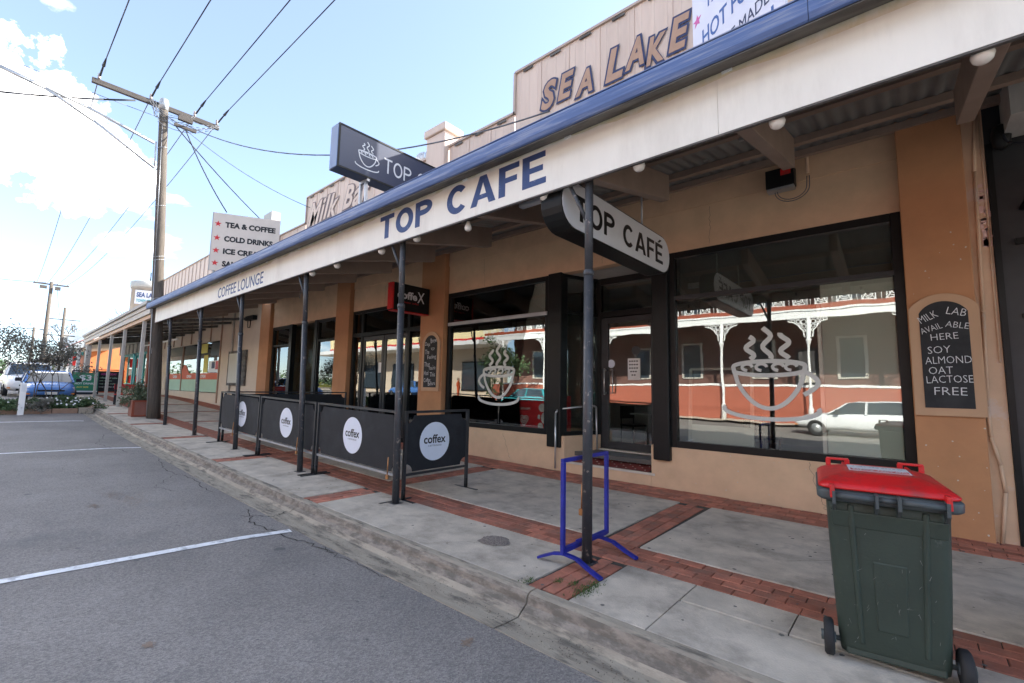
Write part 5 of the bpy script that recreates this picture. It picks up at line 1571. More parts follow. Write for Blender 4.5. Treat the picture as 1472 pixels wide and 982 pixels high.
wire(sag(K, (-16.7, 4.7, 7.2), .15), .020, 'thick dark cable dropping from the near pole to the beige menu board')
wire(sag(K-Y*.3, (-21.6, 7.6, 8.8), .1, 8), .020, 'thick dark cable dropping from the near pole behind its trunk')
wire(sag(K, (-16.9, 7.5, 8.3), .25), .012, 'thin grey cable dropping from the near pole to the Milk Bar parapet', 'wiregrey')
wire(sag(K+Z*.2, (-5.6, 7.5, 7.6), 1.1, 24), .018, 'long sagging grey cable from the near pole behind the roof sign to the tall parapet', 'wiregrey')
wire(sag((-20.4, 2.6, 11.6), (-20.4, -9, 8.7), .7), .030, 'dark cable sagging left from the near pole across the road')
wire(sag((-20.4, 3.3, 11.3), (-20.5, -9.5, 12.6), .35), .010, 'pale thin cable crossing the white cloud left of the near pole', 'wiregrey')

def far_pole(x, y, h, arms, label, r=.19, extra=False):
    z0 = g(x)-.1
    t = thing('power_pole', (x, y, z0), label, 'power pole', 'far power poles')
    part('trunk', MB().tube((x, y, z0), (x, y, z0+h), r, r*.7, 12), 'wood', t)
    for (zz, l) in arms:
        part('crossarm', MB().box(x-.06, x+.06, y-l/2, y+l/2, z0+h-zz-.07, z0+h-zz+.07), 'crosswood', t)
        for s in (-.46, -.16, .16, .46):
            part('insulator', MB().tube((x, y+l*s, z0+h-zz+.07), (x, y+l*s, z0+h-zz+.22), .035, n=6), 'insul', t)
    if extra:
        part('transformer', MB().box(x+.15, x+.35, y-.8, y-.3, z0+h-.75, z0+h-.45).box(x+.15, x+.35, y+.25, y+.65, z0+h-.8, z0+h-.45), 'crosswood', t)
    return t
far_pole(-63, 3.35, 10.2, [(.25, 2.5)], 'second timber power pole down the street behind the blue car', extra=True)
far_pole(-88, 6.3, 10.6, [(1.7, 3.4), (3.9, 3.8)], 'third power pole with two crossarms, right of the second pole', .22)
far_pole(-122, 4.95, 10.2, [(.3, 4.2), (2.6, 4.6)], 'distant power pole with two crossarms left of the second pole', .26)
wire(sag((-63, 2.9, 11.0), (-63, -12, 12.5), .8), .022, 'dark cable crossing left of the second power pole')
wire(sag((-63, 3.2, 8.8), (-50, -10, 12.5), .5), .020, 'cable running left from the middle of the second power pole', 'wiregrey')
wire(sag((-63, 3.8, 10.4), (-86, 6.0, 9.0), .4), .022, 'cable between the second and third power poles', 'wiregrey')

# ------------------------------------------------------------------ planter, bench, boards, bollard, garden bed
pl = thing('planter_box', (-21.3, 3.8, g(-21.3)), 'square terracotta planter with sage shrub left of the timber power pole', 'planter')
zb = g(-21.3)
part('box', MB().box(-21.65, -20.98, 3.50, 4.08, zb, zb+.58), 'terracotta', pl, bevel=.02)
part('corner_trim', MB().box(-20.978, -20.965, 3.49, 3.56, zb+.0, zb+.58).box(-20.978, -20.965, 4.02, 4.09, zb, zb+.58).box(-20.978, -20.965, 3.56, 4.02, zb+.52, zb+.58).box(-20.978, -20.965, 3.56, 4.02, zb, zb+.06), 'rustwood', pl)
part('soil', MB().box(-21.6, -21.03, 3.55, 4.03, zb+.5, zb+.59), 'soil', pl)
sh = thing('shrub', (-21.3, 3.8, zb+.58), 'sage green shrub growing in the terracotta planter', 'shrub')
part('foliage', leaves(MB(), (-21.3, 3.80, zb+.82), (.55, .50, .48), 1900, .045, 3), 'leaf2', sh, kind='stuff')
st = MB(); rg = random.Random(2)
for i in range(26):
    st.tube((-21.3+rg.uniform(-.15, .15), 3.8+rg.uniform(-.15, .15), zb+.55), (-21.3+rg.uniform(-.4, .4), 3.8+rg.uniform(-.35, .35), zb+rg.uniform(.9, 1.2)), .006, .003, 5)
part('stem', st, 'leaf2', sh, kind='stuff')

be = thing('bench', (-26.8, 4.25, g(-26.8)), 'small red and dark bench standing by the pale verandah posts', 'bench')
zb = g(-26.8)
for a in (3.85, 4.75):
    part('leg', MB().bar((-26.6, a, zb), (-26.75, a, zb+.5), .06, .06).bar((-27.0, a, zb), (-26.95, a, zb+.95), .06, .06), 'wire', be)
part('seat', MB().box(-27.0, -26.6, 3.8, 4.8, zb+.44, zb+.49), 'red', be)
part('backrest', MB().box(-27.0, -26.94, 3.8, 4.8, zb+.68, zb+.92), 'red', be)

def sandwich(label, x, y, w_, h_, frame, face, rows, rz, z_off=.12):
    z0 = g(x)
    t = thing('sandwich_board', (x, y, z0), label, 'sign', None, rz)
    part('frame', MB().bar((-w_/2, .0, 0), (-w_/2, .18, h_), .06, .05).bar((w_/2, .0, 0), (w_/2, .18, h_), .06, .05).bar((-w_/2, .18, h_), (w_/2, .18, h_), .05, .06).bar((-w_/2, .03, z_off), (w_/2, .03, z_off), .05, .06), frame, t)
    part('leg', MB().bar((-w_/2, .55, 0), (-w_/2, .20, h_), .05, .04).bar((w_/2, .55, 0), (w_/2, .20, h_), .05, .04), frame, t)
    V = Vector((0, .18, h_)).normalized()
    part('panel', MB().prism([(0, 0), (w_-.06, 0), (w_-.06, h_-z_off-.06), (0, h_-z_off-.06)], Vector((-w_/2+.03, -.008, 0))+V*z_off, X, V, .02), face, t)
    for (s, u_, v_, tw, th, m) in rows:
        part('lettering', text_mesh(s, Vector((-w_/2+.03+u_, -.010, 0))+V*(z_off+v_), X, V, tw, th, off=.02, depth=.004), m, t)
    return t
sg = sandwich('green sandwich board with a big $3 price in front of the footpath', -35.6, 3.72, 1.15, 1.32, 'wire', 'green_sign',
    [('$3', .28, .62, .52, .36, 'signwhite'), ('HOT DRINKS', .12, .44, .85, .11, 'signwhite'), ('ANY SIZE', .2, .25, .5, .08, 'yellow')], PI/2-.1)
part('white_strip', MB().box(-.54, .54, -.035, -.015, .12, .2), 'signwhite', sg)
part('base_foot', MB().box(-.5, .5, -.05, .5, 0, .10), 'wire', sg)
sb2 = sandwich('tall black menu blackboard in an orange-brown timber frame beside the green $3 board', -35.8, 4.75, 1.35, 1.42, 'orangered', 'slate',
    [('MENU TODAY', .3, 1.0, .7, .12, 'pink'), ('coffee and cake', .2, .80, .85, .09, 'mint'), ('hot chips', .2, .62, .6, .09, 'mint'), ('pies and rolls', .2, .44, .8, .09, 'mint'), ('soup of the day', .2, .26, .85, .09, 'chalk')], PI/2)

bo = thing('bollard', (-24.05, .93, g(-24)-.13), 'square white bollard at the front of the garden bed', 'bollard')
part('post', MB().box(-24.13, -23.97, .82, .98, g(-24)-.13, g(-24)+1.02), 'white', bo, bevel=.01)
part('reflector', MB().box(-23.968, -23.962, .85, .95, g(-24)+.72, g(-24)+.98), 'signwhite', bo)

bed = thing('garden_bed', (-25.4, 0, g(-25)-.13), 'low garden bed edged with weathered red-brown sleepers', 'garden bed')
zr = g(-24.3)-.14
part('sleeper', MB().box(-24.42, -24.28, -4.5, 1.7, zr, zr+.20), 'timber', bed, bevel=.01)
part('sleeper', MB().box(-24.44, -24.30, 1.72, 2.42, zr, zr+.21), 'timber', bed, bevel=.01)
part('sleeper', MB().box(-24.37, -24.21, 2.44, 2.86, zr, zr+.24), 'kerb', bed, bevel=.01)
part('sleeper', MB().box(-27.2, -24.4, 2.72, 2.86, zr+.02, zr+.26), 'timber', bed, bevel=.01)
part('soil', MB().box(-27.1, -24.43, -4.5, 2.72, zr, zr+.16), 'soil', bed)
rg = random.Random(8)
spec = [(.0, 'leaf', .50, 'low dark green shrub at the left of the garden bed'), (.62, 'leaf', .42, 'low green shrub just left of the white bollard base'), (1.35, 'leaf3', .5, 'purplish low shrub right of the white bollard'),
        (1.95, 'leaf', .52, 'green shrub with white daisies in the middle of the bed'), (2.45, 'leaf', .45, 'green daisy shrub at the footpath end of the garden bed'), (-.9, 'leaf2', .5, 'sage shrub at the far left of the garden bed'), (-1.9, 'leaf', .5, 'dark shrub beyond the left end of view in the bed')]
for i, (yy, m, h_, lb) in enumerate(spec):
    xx = -25.1+rg.uniform(-.15, .3)
    t = thing('shrub', (xx, yy, zr+.15), lb, 'shrub', 'low shrubs in the garden bed')
    part('foliage', leaves(MB(), (xx, yy, zr+.33), (.85, .62, h_*.62), 3200, .042, 30+i), m, t, kind='stuff')
    if i in (1, 3, 4):
        fm = MB()
        for k in range(16 if i != 1 else 3):
            px, py, pz = xx+rg.uniform(.0, .6), yy+rg.uniform(-.42, .42), zr+rg.uniform(.35, .62)
            fm.prism(disc_poly(0, 0, .03, n=7), (px+.15, py, pz), Vector((0, 1, 0)), Vector((-.5, 0, .85)), .006)
        part('flower', fm, 'flower', t, kind='stuff')
def small_tree(x, y, h, crown, n, m, label, seed, lean=0.0):
    rg = random.Random(seed); z0 = zr+.12
    t = thing('small_tree', (x, y, z0), label, 'tree')
    st = MB(); tips = []
    def grow(p, d, l, r, k):
        q = p+d*l
        st.tube(p, q, r, r*.65, 6)
        if k == 0: tips.append(q); return
        for _ in range(rg.choice((2, 3))):
            nd = (d+Vector((rg.uniform(-.7, .7), rg.uniform(-.7, .7), rg.uniform(-.1, .5)))).normalized()
            grow(q, nd, l*rg.uniform(.6, .85), r*.62, k-1)
    for s in range(3):
        grow(Vector((x+rg.uniform(-.08, .08), y+rg.uniform(-.08, .08), z0)), Vector((rg.uniform(-.25, .25), rg.uniform(-.3, .3)+lean, 1)).normalized(), h*.36, .022, 3)
    part('trunk', st, 'bark', t)
    fo = MB()
    for tip in tips:
        for _ in range(n//max(1, len(tips))):
            p = tip+Vector((rg.gauss(0, crown*.33), rg.gauss(0, crown*.33), rg.gauss(0, crown*.26)))
            a = Vector((rg.uniform(-1, 1), rg.uniform(-1, 1), rg.uniform(-1, 1))).normalized(); b = a.cross(Vector((rg.uniform(-1, 1), 1, rg.uniform(-1, 1)))).normalized(); s_ = .050*rg.uniform(.6, 1.3)
            fo.quad(p-a*s_, p-b*s_*.5, p+a*s_, p+b*s_*.5)
    part('crown', fo, m, t, kind='stuff')
small_tree(-26.2, .10, 3.3, .75, 2300, 'leaf3', 'loose dark-leaved small tree at the left edge behind the bollard', 41, -.10)
small_tree(-25.8, 1.20, 2.7, .62, 2600, 'leaf3', 'thin purplish small tree in front of the blue car windscreen', 42)
small_tree(-25.9, 1.75, 2.2, .45, 1300, 'leaf3', 'sparse small tree in front of the right half of the blue car', 43, 0)

# ------------------------------------------------------------------ cars
def make_car(name, label, loc, rz, paint, L=4.1, W=1.72, H=1.48, hood=.92, group=None, tall=False):
    """front towards local +x"""
    t = thing(name, loc, label, 'car', group, rz)
    t['_o'] = (0.0, 0.0, 0.0)
    hw = W/2
    st = [(-L/2, .45, .80, .80), (-L/2+.12, .28, .95, .93), (-L*.30, .22, hood+.06, 1.0), (-L*.05, .22, hood+.03, 1.0), (L*.20, .22, hood, .99), (L*.38, .24, hood-.10, .95), (L/2-.10, .28, hood-.24, .86), (L/2, .38, hood-.38, .78)]
    rings = []
    for (x, zl, zt, ws) in st:
        a = hw*ws
        rings.append([(x, -a*.88, zl), (x, -a, zl+.18), (x, -a*1.0, (zl+zt)/2+.08), (x, -a*.95, zt-.04), (x, -a*.80, zt+.015), (x, -a*.4, zt+.045), (x, 0, zt+.055), (x, a*.4, zt+.045), (x, a*.80, zt+.015), (x, a*.95, zt-.04), (x, a, (zl+zt)/2+.08), (x, a, zl+.18), (x, a*.88, zl)])
    b = part('body', MB().loft(rings), paint, t)
    b.modifiers.new('s', 'SUBSURF').render_levels = 1
    # greenhouse
    g0_, g1_ = -L*.44 if not tall else -L*.10, L*.22
    gr = []
    for (x, z, ws) in ((g0_, hood+.04, .90), (g0_+.22, H-.12, .78), (g0_+.55, H, .74), (g1_-.95, H+.01, .74), (g1_-.62, H-.06, .76), (g1_, hood-.0, .90)):
        a = hw*ws
        gr.append([(x, -hw*.93 if z < H-.3 else -a-.09, hood-.03), (x, -a, z), (x, a, z), (x, hw*.93 if z < H-.3 else a+.09, hood-.03)])
    part('glasshouse', MB().loft(gr, smooth=False), 'carglass', t, bevel=.02)
    rf_ = MB()
    rf_.hexa([(g0_+.22, -hw*.745, H-.02), (g1_-.80, -hw*.745, H-.02), (g1_-.80, hw*.745, H-.02), (g0_+.22, hw*.745, H-.02), (g0_+.5, -hw*.66, H+.035), (g1_-.98, -hw*.66, H+.04), (g1_-.98, hw*.66, H+.04), (g0_+.5, hw*.66, H+.035)])
    part('roof', rf_, paint, t, bevel=.02)
    pi_ = MB()
    for s in (-1, 1):
        pi_.bar((g1_+.01, s*hw*.90, hood+.0), (g1_-.66, s*hw*.765, H-.03), .07, .05)
        pi_.bar((g1_-1.25, s*hw*.955, hood), (g1_-1.30, s*hw*.80, H-.01), .08, .03)
        pi_.bar((g0_+.02, s*hw*.91, hood), (g0_+.26, s*hw*.79, H-.04), .14, .06)
    part('pillars', pi_, paint, t)
    for x in (-L*.31, L*.31):
        for s in (-1, 1):
            w_ = part('wheel', MB().lathe((x, s*(hw-.10), .31), [(.10, -.10), (.29, -.10), (.315, -.06), (.315, .06), (.29, .10), (.20, .10), (.19, .07)], 26, (0, s, 0)), 'rubber', t)
            part('rim', MB().lathe((x, s*(hw-.03), .31), [(.19, -.02), (.185, .01), (.06, .025), (.04, .035)], 10, (0, s, 0)), 'galv', w_)
    for s in (-1, 1):
        part('headlight', MB().hexa([(L/2-.32, s*hw*.52, .56), (L/2-.06, s*hw*.50, .56), (L/2-.20, s*hw*.86, .57), (L/2-.42, s*hw*.90, .58), (L/2-.34, s*hw*.52, .70), (L/2-.12, s*hw*.50, .69), (L/2-.26, s*hw*.86, .72), (L/2-.44, s*hw*.91, .73)]), 'lamp', t, bevel=.015)
        part('indicator', MB().box(L/2-.16, L/2-.06, s*hw*.80-.06, s*hw*.80+.06, .40, .46), 'indicator', t)
        part('mirror', MB().box(g1_-.40, g1_-.25, s*(hw+.12)-.10, s*(hw+.12)+.10, hood+.03, hood+.19), 'wire', t, bevel=.03)
    part('grille', MB().box(L/2-.10, L/2+.012, -.42, .42, .53, .60), 'black', t, bevel=.01)
    part('lower_grille', MB().box(L/2-.10, L/2-.005, -.52, .52, .28, .39), 'black', t, bevel=.01)
    part('number_plate', MB().box(L/2+.0, L/2+.03, -.19, .19, .40, .51), 'plate', t)
    return t
make_car('parked_car', 'blue hatchback parked nose towards the garden bed', (-30.3, 1.90, g(-30.3)-.12), 0, 'carblue', 4.1, 1.72, 1.42, .93)
make_car('parked_car', 'white utility vehicle parked behind the blue car, only its side and mirror showing', (-37.2, 1.55, g(-37.2)-.12), 0, 'carwhite', 5.0, 1.95, 1.78, 1.12)
make_car('parked_car', 'white sedan parked across the street, seen mirrored in the right window', (-1.7, -8.6, -.11), PI, 'carwhite', 4.6, 1.78, 1.42, .92)
make_car('parked_car', 'turquoise car parked across the street, seen mirrored in the left window', (-19.5, -8.8, g(-19.5)-.11), PI, 'teal', 4.3, 1.74, 1.42, .92)
make_car('parked_car', 'blue car parked across the street, mirrored in the far cafe windows', (-33, -8.8, g(-33)-.11), PI, 'carblue', 4.3, 1.74, 1.42, .92)

# ------------------------------------------------------------------ person behind the green board
def make_person(loc, label, rz=0.0, top='mauve'):
    t = thing('person', loc, label, 'person', None, rz)
    t['_o'] = (0.0, 0.0, 0.0)
    bm_v = [(0, 0, .95), (0, 0, 1.15), (0, 0, 1.38), (0, 0, 1.50), (0, .01, 1.62), (.17, 0, 1.40), (.22, .02, 1.15), (.20, -.10, .95), (-.17, 0, 1.40), (-.22, .02, 1.15), (-.20, -.10, .95), (.10, 0, .90), (.11, -.02, .50), (.11, 0, .08), (.11, -.14, .03), (-.10, 0, .90), (-.11, .02, .50), (-.11, .04, .08), (-.11, -.10, .03), (0, 0, 1.72)]
    ed = [(0, 1), (1, 2), (2, 3), (3, 4), (2, 5), (5, 6), (6, 7), (2, 8), (8, 9), (9, 10), (0, 11), (11, 12), (12, 13), (13, 14), (0, 15), (15, 16), (16, 17), (17, 18), (4, 19)]
    rad = [.15, .14, .15, .055, .09, .065, .05, .035, .065, .05, .035, .09, .065, .045, .04, .09, .065, .045, .04, .085]
    me = D.meshes.new('body'); me.from_pydata(bm_v, ed, [])
    o = D.objects.new('body', me); COL.objects.link(o); o.parent = t
    sk = o.modifiers.new('skin', 'SKIN')
    for i, r in enumerate(rad):
        me.skin_vertices[0].data[i].radius = (r, r*.8)
    me.skin_vertices[0].data[0].use_root = True
    o.modifiers.new('sub', 'SUBSURF').render_levels = 2
    me.materials.append(M[top])
    part('head_skin', MB().lathe((0, -.012, 1.53), [(.03, 0), (.07, .04), (.088, .12), (.08, .19), (.04, .235)], 16), 'skin', t)
    part('hair', MB().lathe((0, .02, 1.60), [(.085, 0), (.098, .07), (.09, .14), (.05, .18)], 16), 'hair', t)
    return t
make_person((-41.5, 3.85, g(-41.5)), 'person in a mauve top walking behind the green $3 board', -.9)
make_person((-27.5, -9.6, g(-27.5)), 'person in an orange work vest across the street, mirrored in the far cafe windows', 1.2, 'orangered')

# ------------------------------------------------------------------ cream building next along
b2 = thing('cream_building', (-30, YW, .5), 'cream painted shop with brown battens, colourful window posters and sheet parapet', 'building')
bx = MB()
bx.box(-26.3, -20.95, YW, YW+.3, .2, 5.1); bx.box(-39.5, -26.3, YW, YW+.3, .2, 1.08); bx.box(-39.5, -26.3, YW, YW+.3, 3.78, 5.1); bx.box(-39.5, -36.6, YW, YW+.3, 1.08, 3.78)
part('wall', bx, 'cream', b2)
bt_ = MB()
for x_ in (-39.3, -37.4, -35.2, -33.4, -31.4, -29.6, -27.9): bt_.box(x_-.05, x_+.05, YW-.05, YW-.001, 3.8, 5.1)
for x_ in (-26.2, ): bt_.box(x_-.06, x_+.06, YW-.05, YW-.001, .6, 5.1)
part('batten', bt_, 'creamtrim', b2)
part('downpipe', MB().tube((-24.45, YW-.05, .6), (-24.45, YW-.05, 5.1), .045, n=8), 'pale', b2)
wx = [-36.5, -33.1, -29.9, -26.4]
for i in range(3):
    a, b = wx[i], wx[i+1]
    fr = MB()
    for q in (a+.03, b-.03): fr.box(q-.03, q+.03, YW+.02, YW+.1, 1.1, 3.76)
    w_ = part('window', fr, 'creamtrim', b2)
    part('pane', MB().box(a+.06, b-.06, YW+.06, YW+.065, 1.1, 3.76), 'glass', w_)
    part('mint_film', MB().box(a+.06, b-.06, YW+.052, YW+.058, 1.12, 1.78), 'mint', w_)
    part('red_band', MB().box(a+.06, b-.06, YW+.051, YW+.057, 1.785, 2.12), 'orangered', w_)
    part('poster', MB().box(a+.5, b-.3, YW+.14, YW+.15, 2.15, 3.3), ('screen', 'white', 'screen')[i], w_)
w3 = w_
for (a, b, c, e_, m) in ((-27.9, -26.5, 3.0, 3.7, 'black'), (-29.0, -28.3, 2.15, 3.1, 'yellow'), (-28.1, -26.5, 2.15, 2.75, 'signwhite'), (-29.6, -28.5, 3.2, 3.72, 'yellow'), (-27.6, -27.1, 2.35, 2.7, 'letter_navy'), (-27.0, -26.6, 2.3, 2.72, 'redstar')):
    part('poster', MB().box(a, b, YW+.04+(.0 if m in ('letter_navy', 'redstar') else .006), YW+.05, c, e_), m, w3)
part('poster', MB().hexa([(-33.3, YW+.040, 2.12), (-31.6, YW+.040, 2.12), (-31.6, YW+.046, 2.12), (-33.3, YW+.046, 2.12), (-32.7, YW+.040, 2.62), (-32.3, YW+.040, 2.62), (-32.3, YW+.046, 2.62), (-32.7, YW+.046, 2.62)]), 'orangered', w3)
for i, x_ in enumerate((-32.0, -29.4, -35)):
    part('band_lettering', text_mesh('OPEN', (x_, YW+.050, 1.86), X, Z, .9, .17, off=.03, depth=.004), 'signwhite', b2)
part('inside_dark', MB().box(-37, -26, YW+2.2, YW+2.3, .6, 4.2).box(-37, -26, YW+.3, YW+2.2, .55, .6).box(-37, -26, YW+.3, YW+2.2, 3.9, 4), 'int_dark', b2)
pc = thing('poster_case', (-23.6, YW-.05, 1.5), 'brown framed notice case on the cream wall behind a pipe post', 'notice case')
part('frame', MB().box(-24.75, -22.5, YW-.09, YW-.001, 1.50, 3.12), 'soffit', pc, bevel=.01)
part('paper', MB().box(-24.6, -23.2, YW-.095, YW-.0905, 1.62, 3.0), 'screen', pc)
part('dark_paper', MB().box(-23.1, -22.62, YW-.095, YW-.0905, 1.62, 3.0), 'soffit', pc)
cpm = MB()
x = -40.0
pan = MB()
while x < -20.95:
    part('cladding_sheet', MB().loft([[(x, YW-.04, z_), (x+.60, YW-.04, z_), (x+.64, YW-.075, z_), (x+.74, YW-.075, z_), (x+.77, YW+.1, z_), (x, YW+.1, z_)] for z_ in (5.05, 8.7 if x < -21.9 else 8.2)], smooth=False), 'cladding' if 'cladding' in M else 'clad', b2)
    x += .765
part('parapet_cap', MB().box(-40.1, -21.6, YW-.1, YW+.14, 8.7, 8.76), 'cap', b2)
for (a, b, m) in ((-39, -33, 'palepink'), (-32.9, -30.2, 'signwhite'), (-30.1, -27.2, 'lightblue'), (-27.1, -26.5, 'navy'), (-26.4, -25.5, 'signwhite'), (-25.4, -23.2, 'lightblue')):
    part('sign_panel', MB().box(a, b, YW-.14, YW-.08, 5.4, 7.05), m, b2)
part('side_box', MB().box(-20.6, -19.75, 7.2, 7.55, 7.6, 8.80), 'greysheet', b2)
part('back_block', MB().box(-40, -20.95, YW+.3, 20, .2, 1.0).box(-40, -20.95, YW+4, YW+4.2, .4, 7.5), 'cream', b2)
part('roof', MB().box(-40, -20.95, YW+.1, 18, 7.3, 7.4), 'tintop', b2)

# ------------------------------------------------------------------ second verandah on pale posts
v2 = thing('pale_verandah', (-34, 3.8, .6), 'second verandah on pale square posts beyond the power pole', 'verandah')
XA, XZ = -20.75, -37.5
zt = lambda x: 3.93-.0135*(abs(x)-20.75)
def slope_box(x0, x1, y0, y1, d0, d1): 
    return MB().hexa([(x0, y0, zt(x0)+d0), (x1, y0, zt(x1)+d0), (x1, y1, zt(x1)+d0), (x0, y1, zt(x0)+d0), (x0, y0, zt(x0)+d1), (x1, y0, zt(x1)+d1), (x1, y1, zt(x1)+d1), (x0, y1, zt(x0)+d1)])
part('front_beam', slope_box(XZ, XA, 3.74, 3.86, 0, .14), 'tanframe', v2)
part('fascia_board', slope_box(XZ, XA, 3.68, 3.72, .15, .34), 'pale', v2)
part('fascia_board', slope_box(XZ, XA, 3.64, 3.70, .345, .48), 'pale', v2)
part('gutter', slope_box(XZ, XA, 3.56, 3.69, .49, .60), 'greysheet', v2)
part('roof_sheet', MB().hexa([(XZ, 3.6, 4.15), (XA, 3.6, 4.50), (XA, YW, 5.15), (XZ, YW, 4.9), (XZ, 3.6, 4.18), (XA, 3.6, 4.53), (XA, YW, 5.18), (XZ, YW, 4.93)]), 'greysheet', v2)
for x_ in range(-37, -21, 2):
    part('rafter', MB().hexa([(x_-.04, 3.8, zt(x_)), (x_+.04, 3.8, zt(x_)), (x_+.04, YW, zt(x_)+.62), (x_-.04, YW, zt(x_)+.62), (x_-.04, 3.8, zt(x_)+.12), (x_+.04, 3.8, zt(x_)+.12), (x_+.04, YW, zt(x_)+.74), (x_-.04, YW, zt(x_)+.74)]), 'soffit', v2)
for x_, wd_, dx in ((-22.1, .055, 0), (-25.8, .055, -.2), (-29.0, .055, -.25), (-32.5, .055, 0), (-36.4, .11, 0), (-37.2, .07, 0)):
    part('post', MB().hexa([(x_+dx*0-wd_, 3.8-wd_, g(x_)), (x_+wd_, 3.8-wd_, g(x_)), (x_+wd_, 3.8+wd_, g(x_)), (x_-wd_, 3.8+wd_, g(x_)), (x_-wd_, 3.8-wd_, zt(x_)), (x_+wd_, 3.8-wd_, zt(x_)), (x_+wd_, 3.8+wd_, zt(x_)), (x_-wd_, 3.8+wd_, zt(x_))]), 'pale', v2)
part('cross_rail', MB().box(-33, -25.5, 5.6, 5.66, 3.55, 3.62), 'white', v2)

v3 = thing('white_verandah', (-46, 3.9, .9), 'far white verandah beyond the pale one', 'verandah')
part('fascia_board', MB().box(-62, -37.7, 3.70, 3.76, 3.62, 4.0), 'white', v3)
part('roof_sheet', MB().hexa([(-62, 3.7, 4.0), (-37.7, 3.7, 4.0), (-37.7, YW, 4.6), (-62, YW, 4.6), (-62, 3.7, 4.05), (-37.7, 3.7, 4.05), (-37.7, YW, 4.65), (-62, YW, 4.65)]), 'greysheet', v3)
for x_ in (-40.8, -45, -50, -55, -61):
    part('post', MB().box(x_-.09, x_+.09, 3.72, 3.90, g(x_), 3.62), 'white', v3)

# teal shop, orange wall, far shops
b3 = thing('teal_shop', (-46, YW, .9), 'grey clad shop with teal window frames beyond the cream building', 'building')
part('wall', MB().box(-53, -40.1, YW, YW+.3, .6, 1.25).box(-53, -40.1, YW+1.2, YW+1.3, .6, 4.5), 'white', b3)
for i in range(17):
    x_ = -53+i*.76
    part('bulkhead_panel', MB().box(x_, x_+.72, YW-.08-(.10 if i % 2 else 0), YW+.1, 3.85, 5.0), 'greysheet', b3)
for a, b in ((-51.5, -47.2), (-46.6, -44.2), (-43.6, -41.2)):
    fr = MB()
    fr.box(a, a+.22, YW, YW+.1, 1.25, 3.85); fr.box(b-.22, b, YW, YW+.1, 1.25, 3.85); fr.box(a, b, YW, YW+.1, 1.2, 1.42); fr.box(a, b, YW+.01, YW+.1, 3.65, 3.85); fr.box((a+b)/2-.1, (a+b)/2+.1, YW+.01, YW+.1, 1.3, 3.8)
    w_ = part('window', fr, 'teal', b3)
    part('pane', MB().box(a, b, YW+.05, YW+.055, 1.3, 3.8), 'glass', w_)
part('dark_post', MB().box(-40.6, -40.1, YW-.35, YW+.1, .6, 4.6), 'rustwood', b3)
part('upper_wall', MB().box(-53, -40.1, YW+.1, YW+.3, 5.0, 6.6), 'greysheet', b3)
ow = thing('orange_building', (-60, 8, 1), 'plain building with a bright orange side wall', 'building')
part('wall', MB().box(-66, -60.0, 6.1, 12, .9, 4.95), 'orange', ow)
part('blue_sign', MB().box(-60.3, -59.6, 5.2, 5.9, 4.0, 4.7), 'teal', ow)
part('red_sign', MB().box(-61, -60.4, 5.0, 5.8, 3.0, 3.9).box(-61, -60.4, 5.0, 5.8, 1.4, 2.2), 'redstar', ow)
part('white_sign', MB().box(-61, -60.4, 4.9, 5.9, 2.3, 2.9).box(-61, -60.4, 4.8, 5.7, 4.1, 4.8), 'signwhite', ow)
yb = thing('shrub', (-56, 8.2, 1.0), 'yellow-green bush in front of the orange wall', 'shrub')
part('foliage', leaves(MB(), (-56, 8.2, 1.75), (1.6, 1.3, .9), 1500, .11, 55), 'leafy', yb, kind='stuff')
b4 = thing('white_parapet_building', (-85, 8, 1), 'white parapet building with a red stripe and grey sheeted end wall', 'building')
part('wall', MB().box(-97, -70, YW, 18, .9, 7.2), 'white', b4)
part('sheeted_wall', MB().box(-100, -97.05, 7.0, 16, .9, 8.6), 'greysheet', b4)
part('red_stripe', MB().box(-97, -69.9, YW-.12, YW-.01, 6.1, 6.7), 'orangered', b4)
part('parapet', MB().box(-97, -69.9, YW-.06, YW+.2, 7.2, 8.3), 'white', b4)
part('verandah_roof', MB().box(-99, -66, 3.7, YW, 3.9, 4.2), 'greysheet', b4)
tk = thing('sign_tank', (-72, 12.6, 0), 'round tower tank with blue rim and a small white town sign above the rooftops', 'tank')
part('shell', MB().lathe((-72, 12.6, 4), [(1.85, 0), (1.85, 9.0), (1.9, 9.0), (1.9, 9.15)], 28), 'tankpaint', tk)
part('blue_rim', MB().lathe((-72, 12.6, 13.0), [(1.95, .15), (2.0, .25), (2.0, .9), (1.8, 1.0)], 28), 'greysheet', tk)
tf = Vector((1, -.35, 0)).normalized(); tU = Vector((.35, 1, 0)).normalized()
tO = Vector((-72, 12.6, 0))+tf*1.92
part('sign', MB().prism([(-1.1, 11.0), (1.3, 11.0), (1.3, 12.7), (-1.1, 12.7)], tO, tU, Z, .05), 'signwhite', tk)
text(tk, 'SEA LAKE', tO-tU*.95+Z*11.85+tf*.01, tU, Z, 2.1, .6, 'navy', off=.03, depth=.02)
text(tk, 'TOWN CENTRE', tO-tU*.95+Z*11.25+tf*.01, tU, Z, 2.1, .35, 'teal', off=.02, depth=.02)

